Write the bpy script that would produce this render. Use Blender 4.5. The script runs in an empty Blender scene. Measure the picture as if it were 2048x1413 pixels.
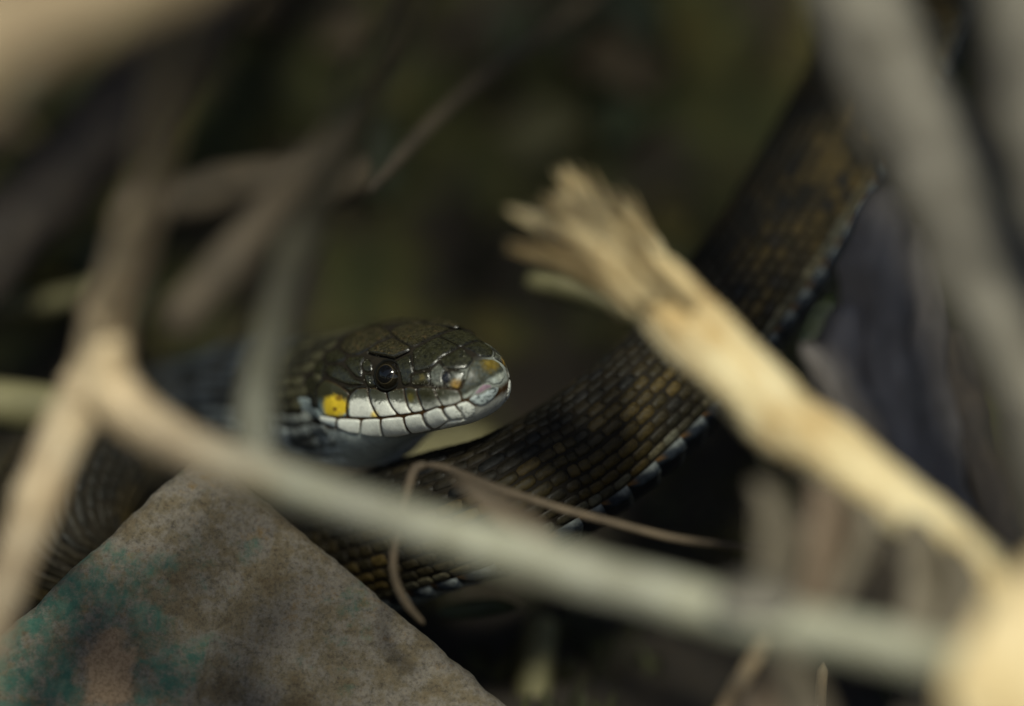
import bpy, bmesh, math, random
from mathutils import Vector, Matrix, noise
from mathutils.bvhtree import BVHTree
from mathutils.geometry import delaunay_2d_cdt

random.seed(7)
R = math.radians
SC = bpy.context.scene
COL = SC.collection

# ------------------------------------------------------------------ camera
PITCH = R(15.0)
FOCUS = 0.6
LENS = 190.0
FPX = 2048 * LENS / 36.0
RIGHT = Vector((1, 0, 0))
UP = Vector((0, math.sin(PITCH), math.cos(PITCH)))
FWD = Vector((0, math.cos(PITCH), -math.sin(PITCH)))
CAMLOC = -FWD * FOCUS
cd = bpy.data.cameras.new('camera')
cam = bpy.data.objects.new('camera', cd)
COL.objects.link(cam)
cam.location = CAMLOC
cam.rotation_euler = (math.pi / 2 - PITCH, 0, 0)
cd.lens = LENS
cd.sensor_width = 36
cd.clip_start = 0.01
cd.clip_end = 100
cd.dof.use_dof = True
cd.dof.focus_distance = 0.5955
cd.dof.aperture_fstop = 4.6
SC.camera = cam

# ------------------------------------------------------------------ sky, sun, exposure
SUN = Vector((0.08, -0.68, 0.72)).normalized()          # towards the sun
world = bpy.data.worlds.new('World')
SC.world = world
world.use_nodes = True
nt = world.node_tree
bg = nt.nodes['Background']
sky = nt.nodes.new('ShaderNodeTexSky')
sky.sky_type = 'NISHITA'
sky.sun_disc = False
sky.sun_elevation = math.asin(SUN.z)
sky.sun_rotation = math.atan2(SUN.x, SUN.y)
nt.links.new(sky.outputs[0], bg.inputs[0])
bg.inputs[1].default_value = 0.052
sd = bpy.data.lights.new('sun', 'SUN')
sun = bpy.data.objects.new('sun', sd)
COL.objects.link(sun)
sd.energy = 2.6
sd.angle = R(9)
sd.color = (0.98, 0.98, 0.82)
sun.rotation_euler = SUN.to_track_quat('Z', 'Y').to_euler()
SC.view_settings.view_transform = 'Standard'
SC.view_settings.look = 'None'
SC.view_settings.exposure = 0.78
SC.view_settings.gamma = 1.0
SC.render.engine = 'CYCLES'
SC.cycles.use_denoising = True
SC.cycles.max_bounces = 6


# ------------------------------------------------------------------ helpers
def P(px, py, d):
    """photo pixel at a depth in metres -> world point"""
    return CAMLOC + FWD * d + RIGHT * ((px - 1024) / FPX * d) + UP * ((706.5 - py) / FPX * d)


def to_px(w):
    q = w - CAMLOC
    d = q.dot(FWD)
    return 1024 + FPX * q.dot(RIGHT) / d, 706.5 - FPX * q.dot(UP) / d, d


def C2W(v):
    """camera-space direction (right, up, toward camera) -> world"""
    return RIGHT * v[0] + UP * v[1] - FWD * v[2]


def link(name, verts, faces, mat, parent=None, cols=None, smooth=True, origin=None):
    me = bpy.data.meshes.new(name)
    o0 = Vector(origin) if origin is not None else Vector((0, 0, 0))
    me.from_pydata([tuple(Vector(v) - o0) for v in verts], [], faces)
    if cols is not None:
        a = me.color_attributes.new('Col', 'FLOAT_COLOR', 'POINT')
        flat = []
        for c in cols:
            flat.extend((c[0], c[1], c[2], 1.0))
        a.data.foreach_set('color', flat)
    if smooth:
        me.polygons.foreach_set('use_smooth', [True] * len(me.polygons))
    me.materials.append(mat)
    me.update()
    o = bpy.data.objects.new(name, me)
    COL.objects.link(o)
    if parent is not None:
        o.parent = parent
        o.location = o0 - parent.location
    else:
        o.location = o0
    return o


def tag(o, label=None, cat=None, group=None, kind=None):
    if label: o['label'] = label
    if cat: o['category'] = cat
    if group: o['group'] = group
    if kind: o['kind'] = kind
    return o


def empty(name, loc, label, cat, group=None):
    o = bpy.data.objects.new(name, None)
    o.empty_display_size = 0.01
    o.location = loc
    COL.objects.link(o)
    return tag(o, label, cat, group)


def lerp(a, b, t):
    return a + (b - a) * t


def mix3(a, b, t):
    t = max(0.0, min(1.0, t))
    return (lerp(a[0], b[0], t), lerp(a[1], b[1], t), lerp(a[2], b[2], t))


def sstep(a, b, x):
    t = max(0.0, min(1.0, (x - a) / (b - a)))
    return t * t * (3 - 2 * t)


def interp(tab, x):
    if x <= tab[0][0]: return tab[0][1]
    for (x0, y0), (x1, y1) in zip(tab, tab[1:]):
        if x <= x1:
            return lerp(y0, y1, (x - x0) / (x1 - x0))
    return tab[-1][1]


def nz(x, y, z=0.0):
    return noise.noise(Vector((x, y, z)))


def catmull(pts, step):
    """pts: list of lists of floats; returns resampled list about every `step` in the first three"""
    out = []
    n = len(pts)
    for i in range(n - 1):
        p0 = pts[max(i - 1, 0)]; p1 = pts[i]; p2 = pts[i + 1]; p3 = pts[min(i + 2, n - 1)]
        L = math.dist(p1[:3], p2[:3])
        m = max(2, int(L / step))
        for k in range(m):
            t = k / m
            out.append([0.5 * (2 * b + (c - a) * t + (2 * a - 5 * b + 4 * c - d) * t * t + (3 * b - a - 3 * c + d) * t ** 3)
                        for a, b, c, d in zip(p0, p1, p2, p3)])
    out.append(list(pts[-1]))
    return out


# ------------------------------------------------------------------ materials
def new_mat(name):
    m = bpy.data.materials.new(name)
    m.use_nodes = True
    t = m.node_tree
    b = t.nodes['Principled BSDF']
    return m, t, b


def N(t, kind, **kw):
    n = t.nodes.new(kind)
    for k, v in kw.items():
        if k in n.inputs:
            n.inputs[k].default_value = v
        else:
            setattr(n, k, v)
    return n


def noise_node(t, scale, detail=5, rough=0.6, stretch=None, src='Object'):
    tc = N(t, 'ShaderNodeTexCoord')
    n = N(t, 'ShaderNodeTexNoise', Scale=scale, Detail=detail, Roughness=rough)
    if stretch:
        mp = N(t, 'ShaderNodeMapping')
        mp.inputs['Scale'].default_value = stretch
        t.links.new(tc.outputs[src], mp.inputs[0])
        t.links.new(mp.outputs[0], n.inputs[0])
    else:
        t.links.new(tc.outputs[src], n.inputs[0])
    return n


def ramp(t, fac, stops):
    r = N(t, 'ShaderNodeValToRGB')
    e = r.color_ramp.elements
    while len(e) < len(stops): e.new(0.5)
    for i, (p, c) in enumerate(stops):
        e[i].position = p
        e[i].color = (*c, 1)
    t.links.new(fac, r.inputs[0])
    return r


def bump(t, b, h, dist, strength=1.0):
    n = N(t, 'ShaderNodeBump', Strength=strength, Distance=dist)
    t.links.new(h, n.inputs['Height'])
    t.links.new(n.outputs[0], b.inputs['Normal'])
    return n


def mixc(t, fac, a, b, mode='MIX'):
    n = N(t, 'ShaderNodeMix', data_type='RGBA', blend_type=mode)
    if isinstance(fac, (int, float)): n.inputs[0].default_value = fac
    else: t.links.new(fac, n.inputs[0])
    for s, v in ((6, a), (7, b)):
        if isinstance(v, tuple): n.inputs[s].default_value = (*v, 1)
        else: t.links.new(v, n.inputs[s])
    return n


def vc_mat(name, rough, spec=0.5, nscale=1500, namt=0.5, bdist=0.00003, coat=0.0):
    """vertex-coloured skin with fine mottling"""
    m, t, b = new_mat(name)
    a = N(t, 'ShaderNodeVertexColor', layer_name='Col')
    n = noise_node(t, nscale, 6, 0.7)
    r = ramp(t, n.outputs[0], [(0.30, (1 - namt,) * 3), (0.70, (1 + namt * 0.4,) * 3)])
    mx = mixc(t, 1.0, a.outputs[0], r.outputs[0], 'MULTIPLY')
    t.links.new(mx.outputs[2], b.inputs['Base Color'])
    b.inputs['Roughness'].default_value = rough
    b.inputs['Specular IOR Level'].default_value = spec
    b.inputs['Coat Weight'].default_value = coat
    b.inputs['Coat Roughness'].default_value = 0.12
    n2 = noise_node(t, nscale * 0.9, 5, 0.7)
    rr = N(t, 'ShaderNodeMapRange'); rr.inputs[1].default_value = 0.3; rr.inputs[2].default_value = 0.7
    rr.inputs[3].default_value = rough * 0.65; rr.inputs[4].default_value = min(1.0, rough * 1.5)
    t.links.new(n.outputs[0], rr.inputs[0]); t.links.new(rr.outputs[0], b.inputs['Roughness'])
    bump(t, b, n2.outputs[0], bdist, 0.6)
    return m


def wood_mat(name, c0, c1, c2, rough=0.75, scale=260, stretch=(1, 1, 1), bdist=0.0004):
    m, t, b = new_mat(name)
    n = noise_node(t, scale, 7, 0.65, stretch)
    r = ramp(t, n.outputs[0], [(0.28, c0), (0.5, c1), (0.72, c2)])
    n3 = noise_node(t, scale * 0.18, 3, 0.5)
    r3 = ramp(t, n3.outputs[0], [(0.3, (0.72, 0.70, 0.68)), (0.7, (1.1, 1.08, 1.02))])
    mx = mixc(t, 1.0, r.outputs[0], r3.outputs[0], 'MULTIPLY')
    t.links.new(mx.outputs[2], b.inputs['Base Color'])
    b.inputs['Roughness'].default_value = rough
    n2 = noise_node(t, scale * 2.5, 5, 0.7, stretch)
    bump(t, b, n2.outputs[0], bdist, 0.8)
    return m


M_PLATE = vc_mat('snake_head_plate', 0.25, 0.5, 2400, 0.8, 0.00008, 0.15)
M_LIP = vc_mat('snake_lip_plate', 0.36, 0.45, 3200, 0.22, 0.00005, 0.1)
M_ROST = vc_mat('snake_rostral', 0.42, 0.35, 2600, 0.6, 0.00007)
M_SKIN = vc_mat('snake_skin', 0.85, 0.1, 1500, 0.4, 0.00005)
M_SCALE = vc_mat('snake_body_scale', 0.52, 0.17, 1700, 0.7, 0.00012)
def fibre_mat(name, c0, c1, c2, patch):
    m, t, b = new_mat(name)
    a = N(t, 'ShaderNodeVertexColor', layer_name='Col')
    mp = N(t, 'ShaderNodeMapping'); mp.inputs['Scale'].default_value = (9, 9, 5)
    t.links.new(a.outputs[0], mp.inputs[0])
    n = N(t, 'ShaderNodeTexNoise', Scale=2.0, Detail=7, Roughness=0.65); t.links.new(mp.outputs[0], n.inputs[0])
    r = ramp(t, n.outputs[0], [(0.30, c0), (0.50, c1), (0.68, c2)])
    n2 = noise_node(t, 130, 6, 0.65)
    r2 = ramp(t, n2.outputs[0], [(0.36, patch), (0.52, (1, 1, 1)), (0.7, (1.1, 1.12, 1.15))])
    mx = mixc(t, 1.0, r.outputs[0], r2.outputs[0], 'MULTIPLY')
    t.links.new(mx.outputs[2], b.inputs['Base Color'])
    b.inputs['Roughness'].default_value = 0.6
    bump(t, b, n.outputs[0], 0.0009, 0.9)
    return m


M_STRAW = fibre_mat('sunbleached_straw', (0.46, 0.29, 0.10), (0.78, 0.62, 0.33), (0.88, 0.82, 0.60), (0.74, 0.62, 0.46))
M_REED = wood_mat('grey_green_reed', (0.22, 0.21, 0.13), (0.36, 0.35, 0.26), (0.46, 0.46, 0.37), 0.6, 240)
M_STRAWL = wood_mat('straw_leaf', (0.50, 0.36, 0.16), (0.66, 0.52, 0.29), (0.78, 0.68, 0.46), 0.55, 150)
M_TANST = wood_mat('tan_dry_stalk', (0.22, 0.15, 0.08), (0.40, 0.30, 0.18), (0.52, 0.42, 0.27), 0.65, 240)
M_BROWN = wood_mat('brown_dry_stalk', (0.05, 0.036, 0.02), (0.085, 0.062, 0.038), (0.13, 0.095, 0.06), 0.75, 260)
M_DIMBR = wood_mat('dim_brown_stalk', (0.022, 0.016, 0.008), (0.04, 0.029, 0.016), (0.065, 0.048, 0.028), 0.8, 260)
M_GREYB = wood_mat('grey_branch_bark', (0.07, 0.062, 0.05), (0.145, 0.132, 0.107), (0.225, 0.207, 0.17), 0.8, 200)
M_PURPLE = wood_mat('grey_violet_bark', (0.04, 0.034, 0.032), (0.13, 0.115, 0.108), (0.25, 0.225, 0.21), 0.85, 110, (1.6, 1, 0.35), 0.001)
M_DARKW = wood_mat('dark_rotten_wood', (0.012, 0.009, 0.007), (0.028, 0.02, 0.014), (0.05, 0.037, 0.025), 0.8, 230)
M_LEAFT = wood_mat('tan_dead_leaf', (0.16, 0.10, 0.05), (0.26, 0.18, 0.10), (0.34, 0.26, 0.16), 0.6, 300)
M_LEAFB = wood_mat('brown_dead_leaf', (0.04, 0.027, 0.013), (0.085, 0.06, 0.03), (0.14, 0.10, 0.05), 0.65, 300)
M_LEAFG = wood_mat('green_leaf', (0.012, 0.018, 0.005), (0.024, 0.034, 0.010), (0.045, 0.052, 0.017), 0.55, 300)
M_LEAFY = wood_mat('yellowed_leaf', (0.16, 0.12, 0.04), (0.26, 0.20, 0.08), (0.34, 0.27, 0.12), 0.55, 300)


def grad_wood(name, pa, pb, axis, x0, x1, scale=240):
    """a stalk whose colour blends between two tones along its length"""
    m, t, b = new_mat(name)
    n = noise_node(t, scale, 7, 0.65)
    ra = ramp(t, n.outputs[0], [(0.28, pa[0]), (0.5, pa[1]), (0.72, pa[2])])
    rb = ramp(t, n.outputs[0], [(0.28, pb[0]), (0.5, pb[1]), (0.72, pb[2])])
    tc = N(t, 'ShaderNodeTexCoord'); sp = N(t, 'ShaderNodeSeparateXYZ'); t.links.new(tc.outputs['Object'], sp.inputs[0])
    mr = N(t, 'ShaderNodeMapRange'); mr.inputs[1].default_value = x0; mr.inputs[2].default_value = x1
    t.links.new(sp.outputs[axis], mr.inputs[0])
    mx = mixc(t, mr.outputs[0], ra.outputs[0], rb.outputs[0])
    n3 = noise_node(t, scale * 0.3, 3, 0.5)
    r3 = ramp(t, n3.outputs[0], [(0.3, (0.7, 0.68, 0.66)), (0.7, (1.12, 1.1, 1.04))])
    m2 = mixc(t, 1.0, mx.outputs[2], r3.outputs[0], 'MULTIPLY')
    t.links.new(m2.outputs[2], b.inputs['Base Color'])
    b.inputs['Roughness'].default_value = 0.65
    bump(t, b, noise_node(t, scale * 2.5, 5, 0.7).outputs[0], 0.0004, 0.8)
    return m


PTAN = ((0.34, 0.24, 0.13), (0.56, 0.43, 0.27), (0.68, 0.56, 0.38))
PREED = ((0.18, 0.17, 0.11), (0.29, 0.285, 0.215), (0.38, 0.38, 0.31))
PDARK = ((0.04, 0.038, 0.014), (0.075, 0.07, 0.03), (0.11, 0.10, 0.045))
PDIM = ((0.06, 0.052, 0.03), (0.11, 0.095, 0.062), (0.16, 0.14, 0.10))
M_STALKA = grad_wood('stalk_tan_to_shade', PTAN, PDARK, 2, -0.030, -0.008)  # shade on the upper stem painted in as a turn to dark olive
M_STALKC = grad_wood('stalk_reed_to_shade', PREED, PDIM, 2, 0.006, 0.034)  # upper end darkened too: shade put into the colour
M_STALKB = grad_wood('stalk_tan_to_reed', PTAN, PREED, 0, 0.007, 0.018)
M_STALKD = wood_mat('dull_brown_stalk', (0.032, 0.024, 0.013), (0.062, 0.046, 0.028), (0.095, 0.072, 0.045), 0.8, 240)
M_DULL = wood_mat('dull_dead_leaf', (0.055, 0.043, 0.026), (0.10, 0.083, 0.058), (0.155, 0.132, 0.095), 0.75, 140)
M_RUST = wood_mat('rusty_bark', (0.055, 0.034, 0.018), (0.10, 0.070, 0.044), (0.15, 0.11, 0.075), 0.75, 200)
M_OLIVE = wood_mat('olive_dry_stem', (0.06, 0.055, 0.022), (0.11, 0.10, 0.045), (0.16, 0.145, 0.07), 0.7, 260)
M_TWIG = wood_mat('pale_brown_twig', (0.12, 0.085, 0.05), (0.20, 0.15, 0.09), (0.27, 0.21, 0.13), 0.7, 400)


def simple(name, c, rough=0.3, spec=0.5):
    m, t, b = new_mat(name)
    b.inputs['Base Color'].default_value = (*c, 1)
    b.inputs['Roughness'].default_value = rough
    b.inputs['Specular IOR Level'].default_value = spec
    return m, t, b


# ------------------------------------------------------------------ ground and bank (one sheet)
GZ = -0.043
# profile of the hollow: (y, z) from in front of the camera back, up, over the lip and away
PROF = [(-4.0, GZ - 0.03), (-1.2, GZ - 0.02), (-0.4, GZ - 0.006), (-0.15, GZ - 0.002), (-0.04, GZ), (0.03, GZ + 0.001), (0.058, GZ + 0.012),
        (0.085, GZ + 0.036), (0.108, GZ + 0.066), (0.130, GZ + 0.100), (0.16, 0.095), (0.22, 0.125), (0.4, 0.16), (0.8, 0.19), (3.0, 0.3), (30.0, 0.6)]


def build_ground():
    prof = catmull([[0.0, y, z] for y, z in PROF], 0.004)
    prof = [p for p in prof]
    # thin out the far parts
    rows = []
    last = None
    for p in prof:
        lim = 0.0042 if -0.12 < p[1] < 0.15 else (0.02 if abs(p[1]) < 0.6 else (0.2 if abs(p[1]) < 3 else 2.0))
        if last is None or math.dist(p, last) >= lim:
            rows.append(p); last = p
    xs = []
    x = 0.0
    while x < 20:
        xs.append(x)
        x += 0.0038 if x < 0.13 else (0.02 if x < 0.4 else (0.25 if x < 3 else 3.0))
    xs = [-v for v in reversed(xs[1:])] + xs
    verts, faces, cols = [], [], []
    for p in rows:
        for xx in xs:
            a = 1.0 if abs(xx) < 0.5 else 0.3
            v = Vector((xx, p[1], p[2]))
            q = v * 1.0
            d = nz(q.x * 45, q.y * 45, q.z * 45) * 0.006 + nz(q.x * 130 + 9, q.y * 130, q.z * 130) * 0.0028 + nz(q.x * 310, q.y * 310 + 4, q.z * 310) * 0.0011
            e = nz(q.x * 60 + 31, q.y * 60, q.z * 60) * 0.003
            if -0.06 < p[1] < 0.05 and p[2] < 0.0:      # the spot the snake lies on is pressed flat
                d = min(d, 0.0) * 0.5
            verts.append(v + Vector((0, e * a, d * a)))
    nx = len(xs)
    for j in range(len(rows) - 1):
        for i in range(nx - 1):
            faces.append((j * nx + i, j * nx + i + 1, (j + 1) * nx + i + 1, (j + 1) * nx + i))
    m, t, b = new_mat('mossy_soil')
    n1 = noise_node(t, 70, 6, 0.65)
    soil = ramp(t, noise_node(t, 420, 6, 0.7).outputs[0], [(0.3, (0.006, 0.004, 0.002)), (0.7, (0.034, 0.022, 0.010))])
    moss = ramp(t, noise_node(t, 120, 5, 0.7).outputs[0], [(0.3, (0.014, 0.018, 0.003)), (0.5, (0.042, 0.044, 0.008)), (0.7, (0.12, 0.088, 0.018))])
    tcg = N(t, 'ShaderNodeTexCoord'); spg = N(t, 'ShaderNodeSeparateXYZ'); t.links.new(tcg.outputs['Object'], spg.inputs[0])
    mrg = N(t, 'ShaderNodeMapRange'); mrg.inputs[1].default_value = GZ + 0.004; mrg.inputs[2].default_value = GZ + 0.03   # moss thickens up the bank, painting in the brighter light there; floor bare
    mrg.inputs[3].default_value = -0.16; mrg.inputs[4].default_value = 0.05
    t.links.new(spg.outputs[2], mrg.inputs[0])
    adg = N(t, 'ShaderNodeMath', operation='ADD'); t.links.new(n1.outputs[0], adg.inputs[0]); t.links.new(mrg.outputs[0], adg.inputs[1])
    fac = ramp(t, adg.outputs[0], [(0.47, (0, 0, 0)), (0.57, (1, 1, 1))])
    mx = mixc(t, fac.outputs[0], soil.outputs[0], moss.outputs[0])
    t.links.new(mx.outputs[2], b.inputs['Base Color'])
    b.inputs['Roughness'].default_value = 0.9
    bump(t, b, noise_node(t, 700, 6, 0.7).outputs[0], 0.0012, 0.9)
    o = link('ground', verts, faces, m)
    tag(o, kind='structure')
    return o


ground = build_ground()
_bm = bmesh.new(); _bm.from_mesh(ground.data)
GBVH = BVHTree.FromBMesh(_bm); _bm.free()


# ------------------------------------------------------------------ the snake
# head frame fitted to the photograph, head coordinates in millimetres:
# x forward from the snout tip, y to the snake's left, z up from the mouth line
HF = C2W((0.6231, 0.0182, 0.7820)).normalized()
HU = C2W((-0.2787, 0.9393, 0.2002))
HU = (HU - HF * HU.dot(HF)).normalized()
HL = HU.cross(HF).normalized()
HT = C2W((-0.0018955, -0.0043204, 0.008))          # world position of the head origin


def H2W(v):
    return HT + (HF * v[0] + HL * v[1] + HU * v[2]) * 0.001


def W2H(w):
    q = (w - HT) * 1000
    return Vector((q.dot(HF), q.dot(HL), q.dot(HU)))


T_TOP = [(-24, 7.4), (-21, 7.9), (-18, 8.15), (-13.5, 7.85), (-7, 6.62), (-3.6, 5.28), (-1.5, 4.75), (0, 4.3)]
T_W = [(-24, 7.9), (-21, 8.6), (-18, 8.6), (-11, 7.15), (-5.5, 5.35), (0, 4.15)]
T_BOT = [(-24, 8.2), (-21, 7.8), (-17, 5.6), (-13, 4.1), (-8, 3.5), (-4, 3.1), (0, 2.3)]
T_C = [(-24, 0.3), (-12, 0.8), (-3, 1.1), (0, 1.25)]
T_N = [(-24, 2.1), (-16, 2.35), (-9, 2.5), (-3, 2.3), (0, 2.1)]


def front(x, a, m):
    u = -x / a
    return 1.0 if u >= 1 else max(0.0, 1 - (1 - u) ** m) ** (1 / m)


def head_section(x):
    c = interp(T_C, x)
    w = interp(T_W, x) * front(x, 4.6, 2.2)
    tp = (interp(T_TOP, x) - c) * front(x, 3.4, 2.0)
    bt = (interp(T_BOT, x) + c) * front(x, 3.6, 2.1)
    return w, tp, bt, c, interp(T_N, x)


NR = 112


def ring_pts(w, tp, bt, n, nb=2.05):
    out = []
    for k in range(NR):
        th = 2 * math.pi * k / NR
        cs, sn = math.cos(th), math.sin(th)
        nn = n if sn > 0 else nb
        y = w * math.copysign(abs(cs) ** (2 / nn), cs)
        z = (tp if sn > 0 else bt) * math.copysign(abs(sn) ** (2 / nn), sn)
        out.append((y, z))                     # y: towards the snake's right
    return out


hx = [0.0, -0.03, -0.1, -0.22, -0.4, -0.65, -0.95, -1.3, -1.7, -2.15]
while hx[-1] > -24: hx.append(hx[-1] - 0.45)

# body path after the head: (photo px, py, depth, radius mm, dorsal direction in camera space)
BODY = [
    (500, 805, 0.634, 7.0, (-.15, .97, .2)),
    (390, 845, 0.645, 7.4, (-.1, .97, .25)),
    (235, 900, 0.632, 7.6, (.05, .95, .3)),
    (125, 1005, 0.616, 7.8, (.25, .85, .45)),
    (115, 1125, 0.613, 7.9, (.2, .8, .5)),
    (230, 1200, 0.630, 8.0, (0, .9, .4)),
    (430, 1190, 0.632, 8.0, (-.1, .9, .3)),
    (660, 1120, 0.620, 7.9, (-.35, .85, .2)),
    (860, 1050, 0.606, 7.7, (-.5, .8, .15)),
    (1000, 1010, 0.602, 7.5, (-.58, .8, .12)),
    (1125, 945, 0.604, 7.4, (-.66, .74, .12)),
    (1240, 860, 0.606, 7.2, (-.7, .7, .12)),
    (1362, 745, 0.611, 7.1, (-.74, .66, .1)),
    (1500, 575, 0.618, 7.2, (-.8, .58, .1)),
    (1640, 365, 0.628, 7.6, (-.84, .52, .1)),
    (1765, 140, 0.640, 7.8, (-.86, .5, .1)),
    (1880, -90, 0.655, 7.8, (-.86, .5, .1)),
    (2010, -300, 0.672, 7.6, (-.8, .6, .1)),
    (2170, -450, 0.700, 7.0, (-.6, .8, .2)),
    (2380, -540, 0.740, 6.0, (-.3, .9, .2)),
    (2620, -540, 0.790, 4.6, (0, .95, .2)),
]
SNAKE_LOC = P(1000, 1150, 0.604)
SNAKE_LOC.z = GZ
snake = empty('snake', SNAKE_LOC, 'olive grey snake with white lips and a yellow cheek spot, head raised over its coils', 'snake')

rings, centers, frames, stations = [], [], [], []
verts = []
for x in hx:
    w, tp, bt, c, n = head_section(x)
    cen = H2W((x, 0, c))
    for (y, z) in ring_pts(w, tp, bt, n, lerp(2.05, 2.7, sstep(-23, -15, x))):
        verts.append(H2W((x, -y, c + z)))
HEAD_RINGS = len(hx)
# continue with the body
pts = []
for q in (-22.0, -24.4, -30.0):
    w, tp, bt, c, n = head_section(max(q, -24))
    p = H2W((q, 0, c - (0.0 if q > -25 else 0.6)))
    pts.append([p.x, p.y, p.z, (w / 7.9) * 7.9, HU.x, HU.y, HU.z])
pts[2][3] = 7.0
for (px, py, d, r, dv) in BODY:
    p = P(px, py, d)
    dw = C2W(dv)
    pts.append([p.x, p.y, p.z, r, dw.x, dw.y, dw.z])
path = catmull(pts, 0.00055)
k0 = min(range(len(path)), key=lambda k: math.dist(path[k][:3], pts[1][:3]))
path = path[k0:]
tube = []            # (centre, side-right, dorsal, tangent, radius m, arc length m)
s_acc = 0.0
for i, q in enumerate(path):
    a = Vector(path[max(i - 2, 0)][:3]); b_ = Vector(path[min(i + 2, len(path) - 1)][:3])
    T = (b_ - a).normalized()
    if i < 8: T = T.lerp(-HF, 1 - i / 8).normalized()
    D = Vector(q[4:7]); D = (D - T * D.dot(T)).normalized()
    L = D.cross(-T).normalized()
    c = Vector(q[:3])
    if i: s_acc += (c - tube[-1][0]).length
    tube.append((c, -L, D, T, q[3] * 0.001, s_acc))
w0, t0, b0, c0, n0 = head_section(-24)
for i, (c, Rt, D, T, r, s) in enumerate(tube):
    f = sstep(0, 22, i)
    w = lerp(w0 * 0.001, r, f); tp = lerp(t0 * 0.001, r * 1.02, f); bt = lerp(b0 * 0.001, r * 0.98, f); n = lerp(n0, 2.05, f)
    for (y, z) in ring_pts(w, tp, bt, n):
        verts.append(c + Rt * y + D * z)
NRING = HEAD_RINGS + len(tube)
faces = []
for j in range(NRING - 1):
    for k in range(NR):
        k2 = (k + 1) % NR
        faces.append((j * NR + k, (j + 1) * NR + k, (j + 1) * NR + k2, j * NR + k2))
faces.append(tuple(range(NR)))
faces.append(tuple(reversed(range((NRING - 1) * NR, NRING * NR))))

DARKSK = (0.016, 0.013, 0.009)
SEAM = (0.06, 0.03, 0.01)
PALE = (0.34, 0.38, 0.36)
WHITE0 = (0.62, 0.62, 0.54)
cols = []
for j in range(NRING):
    for k in range(NR):
        if j < HEAD_RINGS:
            h = W2H(verts[j * NR + k])
            if h.z > -0.2: c = mix3(DARKSK, SEAM, sstep(2.6, 0.4, h.z) * sstep(-23, -18, h.x))
            else: c = mix3(mix3(SEAM, WHITE0, 0.85 * sstep(-9, -4, h.x) * sstep(-0.5, -1.1, h.z)), PALE, max(sstep(-2.2, -3.6, h.z), sstep(-11, -14, h.x) * sstep(-0.6, -1.4, h.z)))
            if h.x > -2.2 and h.y > -2.5: c = mix3(c, (0.30, 0.32, 0.28), sstep(0.0, 0.6, h.z) * sstep(4.2, 2.5, h.z))
            if h.x < -19: c = mix3(c, DARKSK, sstep(-2, 2, h.z) * sstep(-19, -22, h.x))
        else:
            sn = math.sin(2 * math.pi * k / NR)
            f = sstep(0, 26, j - HEAD_RINGS)
            c = mix3(mix3(PALE, DARKSK, sstep(-0.75, -0.2, sn)), DARKSK, f * sstep(-0.98, -0.6, sn))
        cols.append(c)
body = link('body', verts, faces, M_SKIN, snake, cols, True, SNAKE_LOC)

# --- ray caster against the head
HV = [W2H(v) for v in verts[:(HEAD_RINGS + 12) * NR]]
HFc = [f for f in faces if len(f) == 4 and max(f) < len(HV)] + [tuple(range(NR))]
HB = BVHTree.FromPolygons(HV, HFc)
HN = [Vector((0, 0, 0)) for _ in HV]
for f in HFc:
    a, b_, c = HV[f[0]], HV[f[1]], HV[f[2]]
    nrm = (HV[f[2]] - HV[f[0]]).cross(HV[f[3]] - HV[f[1]]) if len(f) == 4 else Vector((1, 0, 0))
    nrm = nrm.normalized()
    for v in f: HN[v] += nrm
HN = [v.normalized() for v in HN]
if HN[(HEAD_RINGS // 2) * NR + NR // 4].z < 0: HN = [-v for v in HN]
CAMH = W2H(CAMLOC)


def hit(zx, zy):
    """tracing coordinates (a 3.925x enlargement of the photo at 540,600) -> head point and normal"""
    px, py = 540 + zx * 0.2548, 600 + zy * 0.2548
    w = P(px, py, 0.6)
    d = (W2H(w) - CAMH).normalized()
    loc, n, fi, dist = HB.ray_cast(CAMH, d)
    if loc is None: return None
    f = HFc[fi]
    acc = Vector((0, 0, 0))
    for v in f[:4] if len(f) > 4 else f:
        acc += HN[v] / ((HV[v] - loc).length + 1e-3)
    return loc, acc.normalized()


ZMM = 0.01414
OLIVE = (0.029, 0.028, 0.012)
OLIVE2 = (0.040, 0.035, 0.015)
WHITE = (0.84, 0.84, 0.74)
YELLOW = (0.72, 0.50, 0.03)
BLUEBLK = (0.03, 0.04, 0.055)
GREYG = (0.17, 0.18, 0.15)


def poly_dist(poly, x, y):
    """distance to the outline, and to its rear (left-facing) edges only"""
    best = 1e9; rear = 1e9
    n = len(poly)
    for i in range(n):
        x0, y0 = poly[i]; x1, y1 = poly[(i + 1) % n]
        dx, dy = x1 - x0, y1 - y0
        L2 = dx * dx + dy * dy + 1e-9
        t = max(0, min(1, ((x - x0) * dx + (y - y0) * dy) / L2))
        d = math.hypot(x - x0 - t * dx, y - y0 - t * dy)
        best = min(best, d)
        L = math.sqrt(L2)
        if -dy / L > 0.55: rear = min(rear, d) if SGN > 0 else rear
        if dy / L > 0.55: rear = min(rear, d) if SGN < 0 else rear
    return best, rear


def inside(poly, x, y):
    r = False
    n = len(poly)
    j = n - 1
    for i in range(n):
        xi, yi = poly[i]; xj, yj = poly[j]
        if (yi > y) != (yj > y) and x < (xj - xi) * (y - yi) / (yj - yi) + xi: r = not r
        j = i
    return r


def chaikin(poly, it=2, q=0.2):
    for _ in range(it):
        out = []
        n = len(poly)
        for i in range(n):
            a, b_ = poly[i], poly[(i + 1) % n]
            out.append((a[0] + (b_[0] - a[0]) * q, a[1] + (b_[1] - a[1]) * q))
            out.append((a[0] + (b_[0] - a[0]) * (1 - q), a[1] + (b_[1] - a[1]) * (1 - q)))
        poly = out
    return poly


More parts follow.
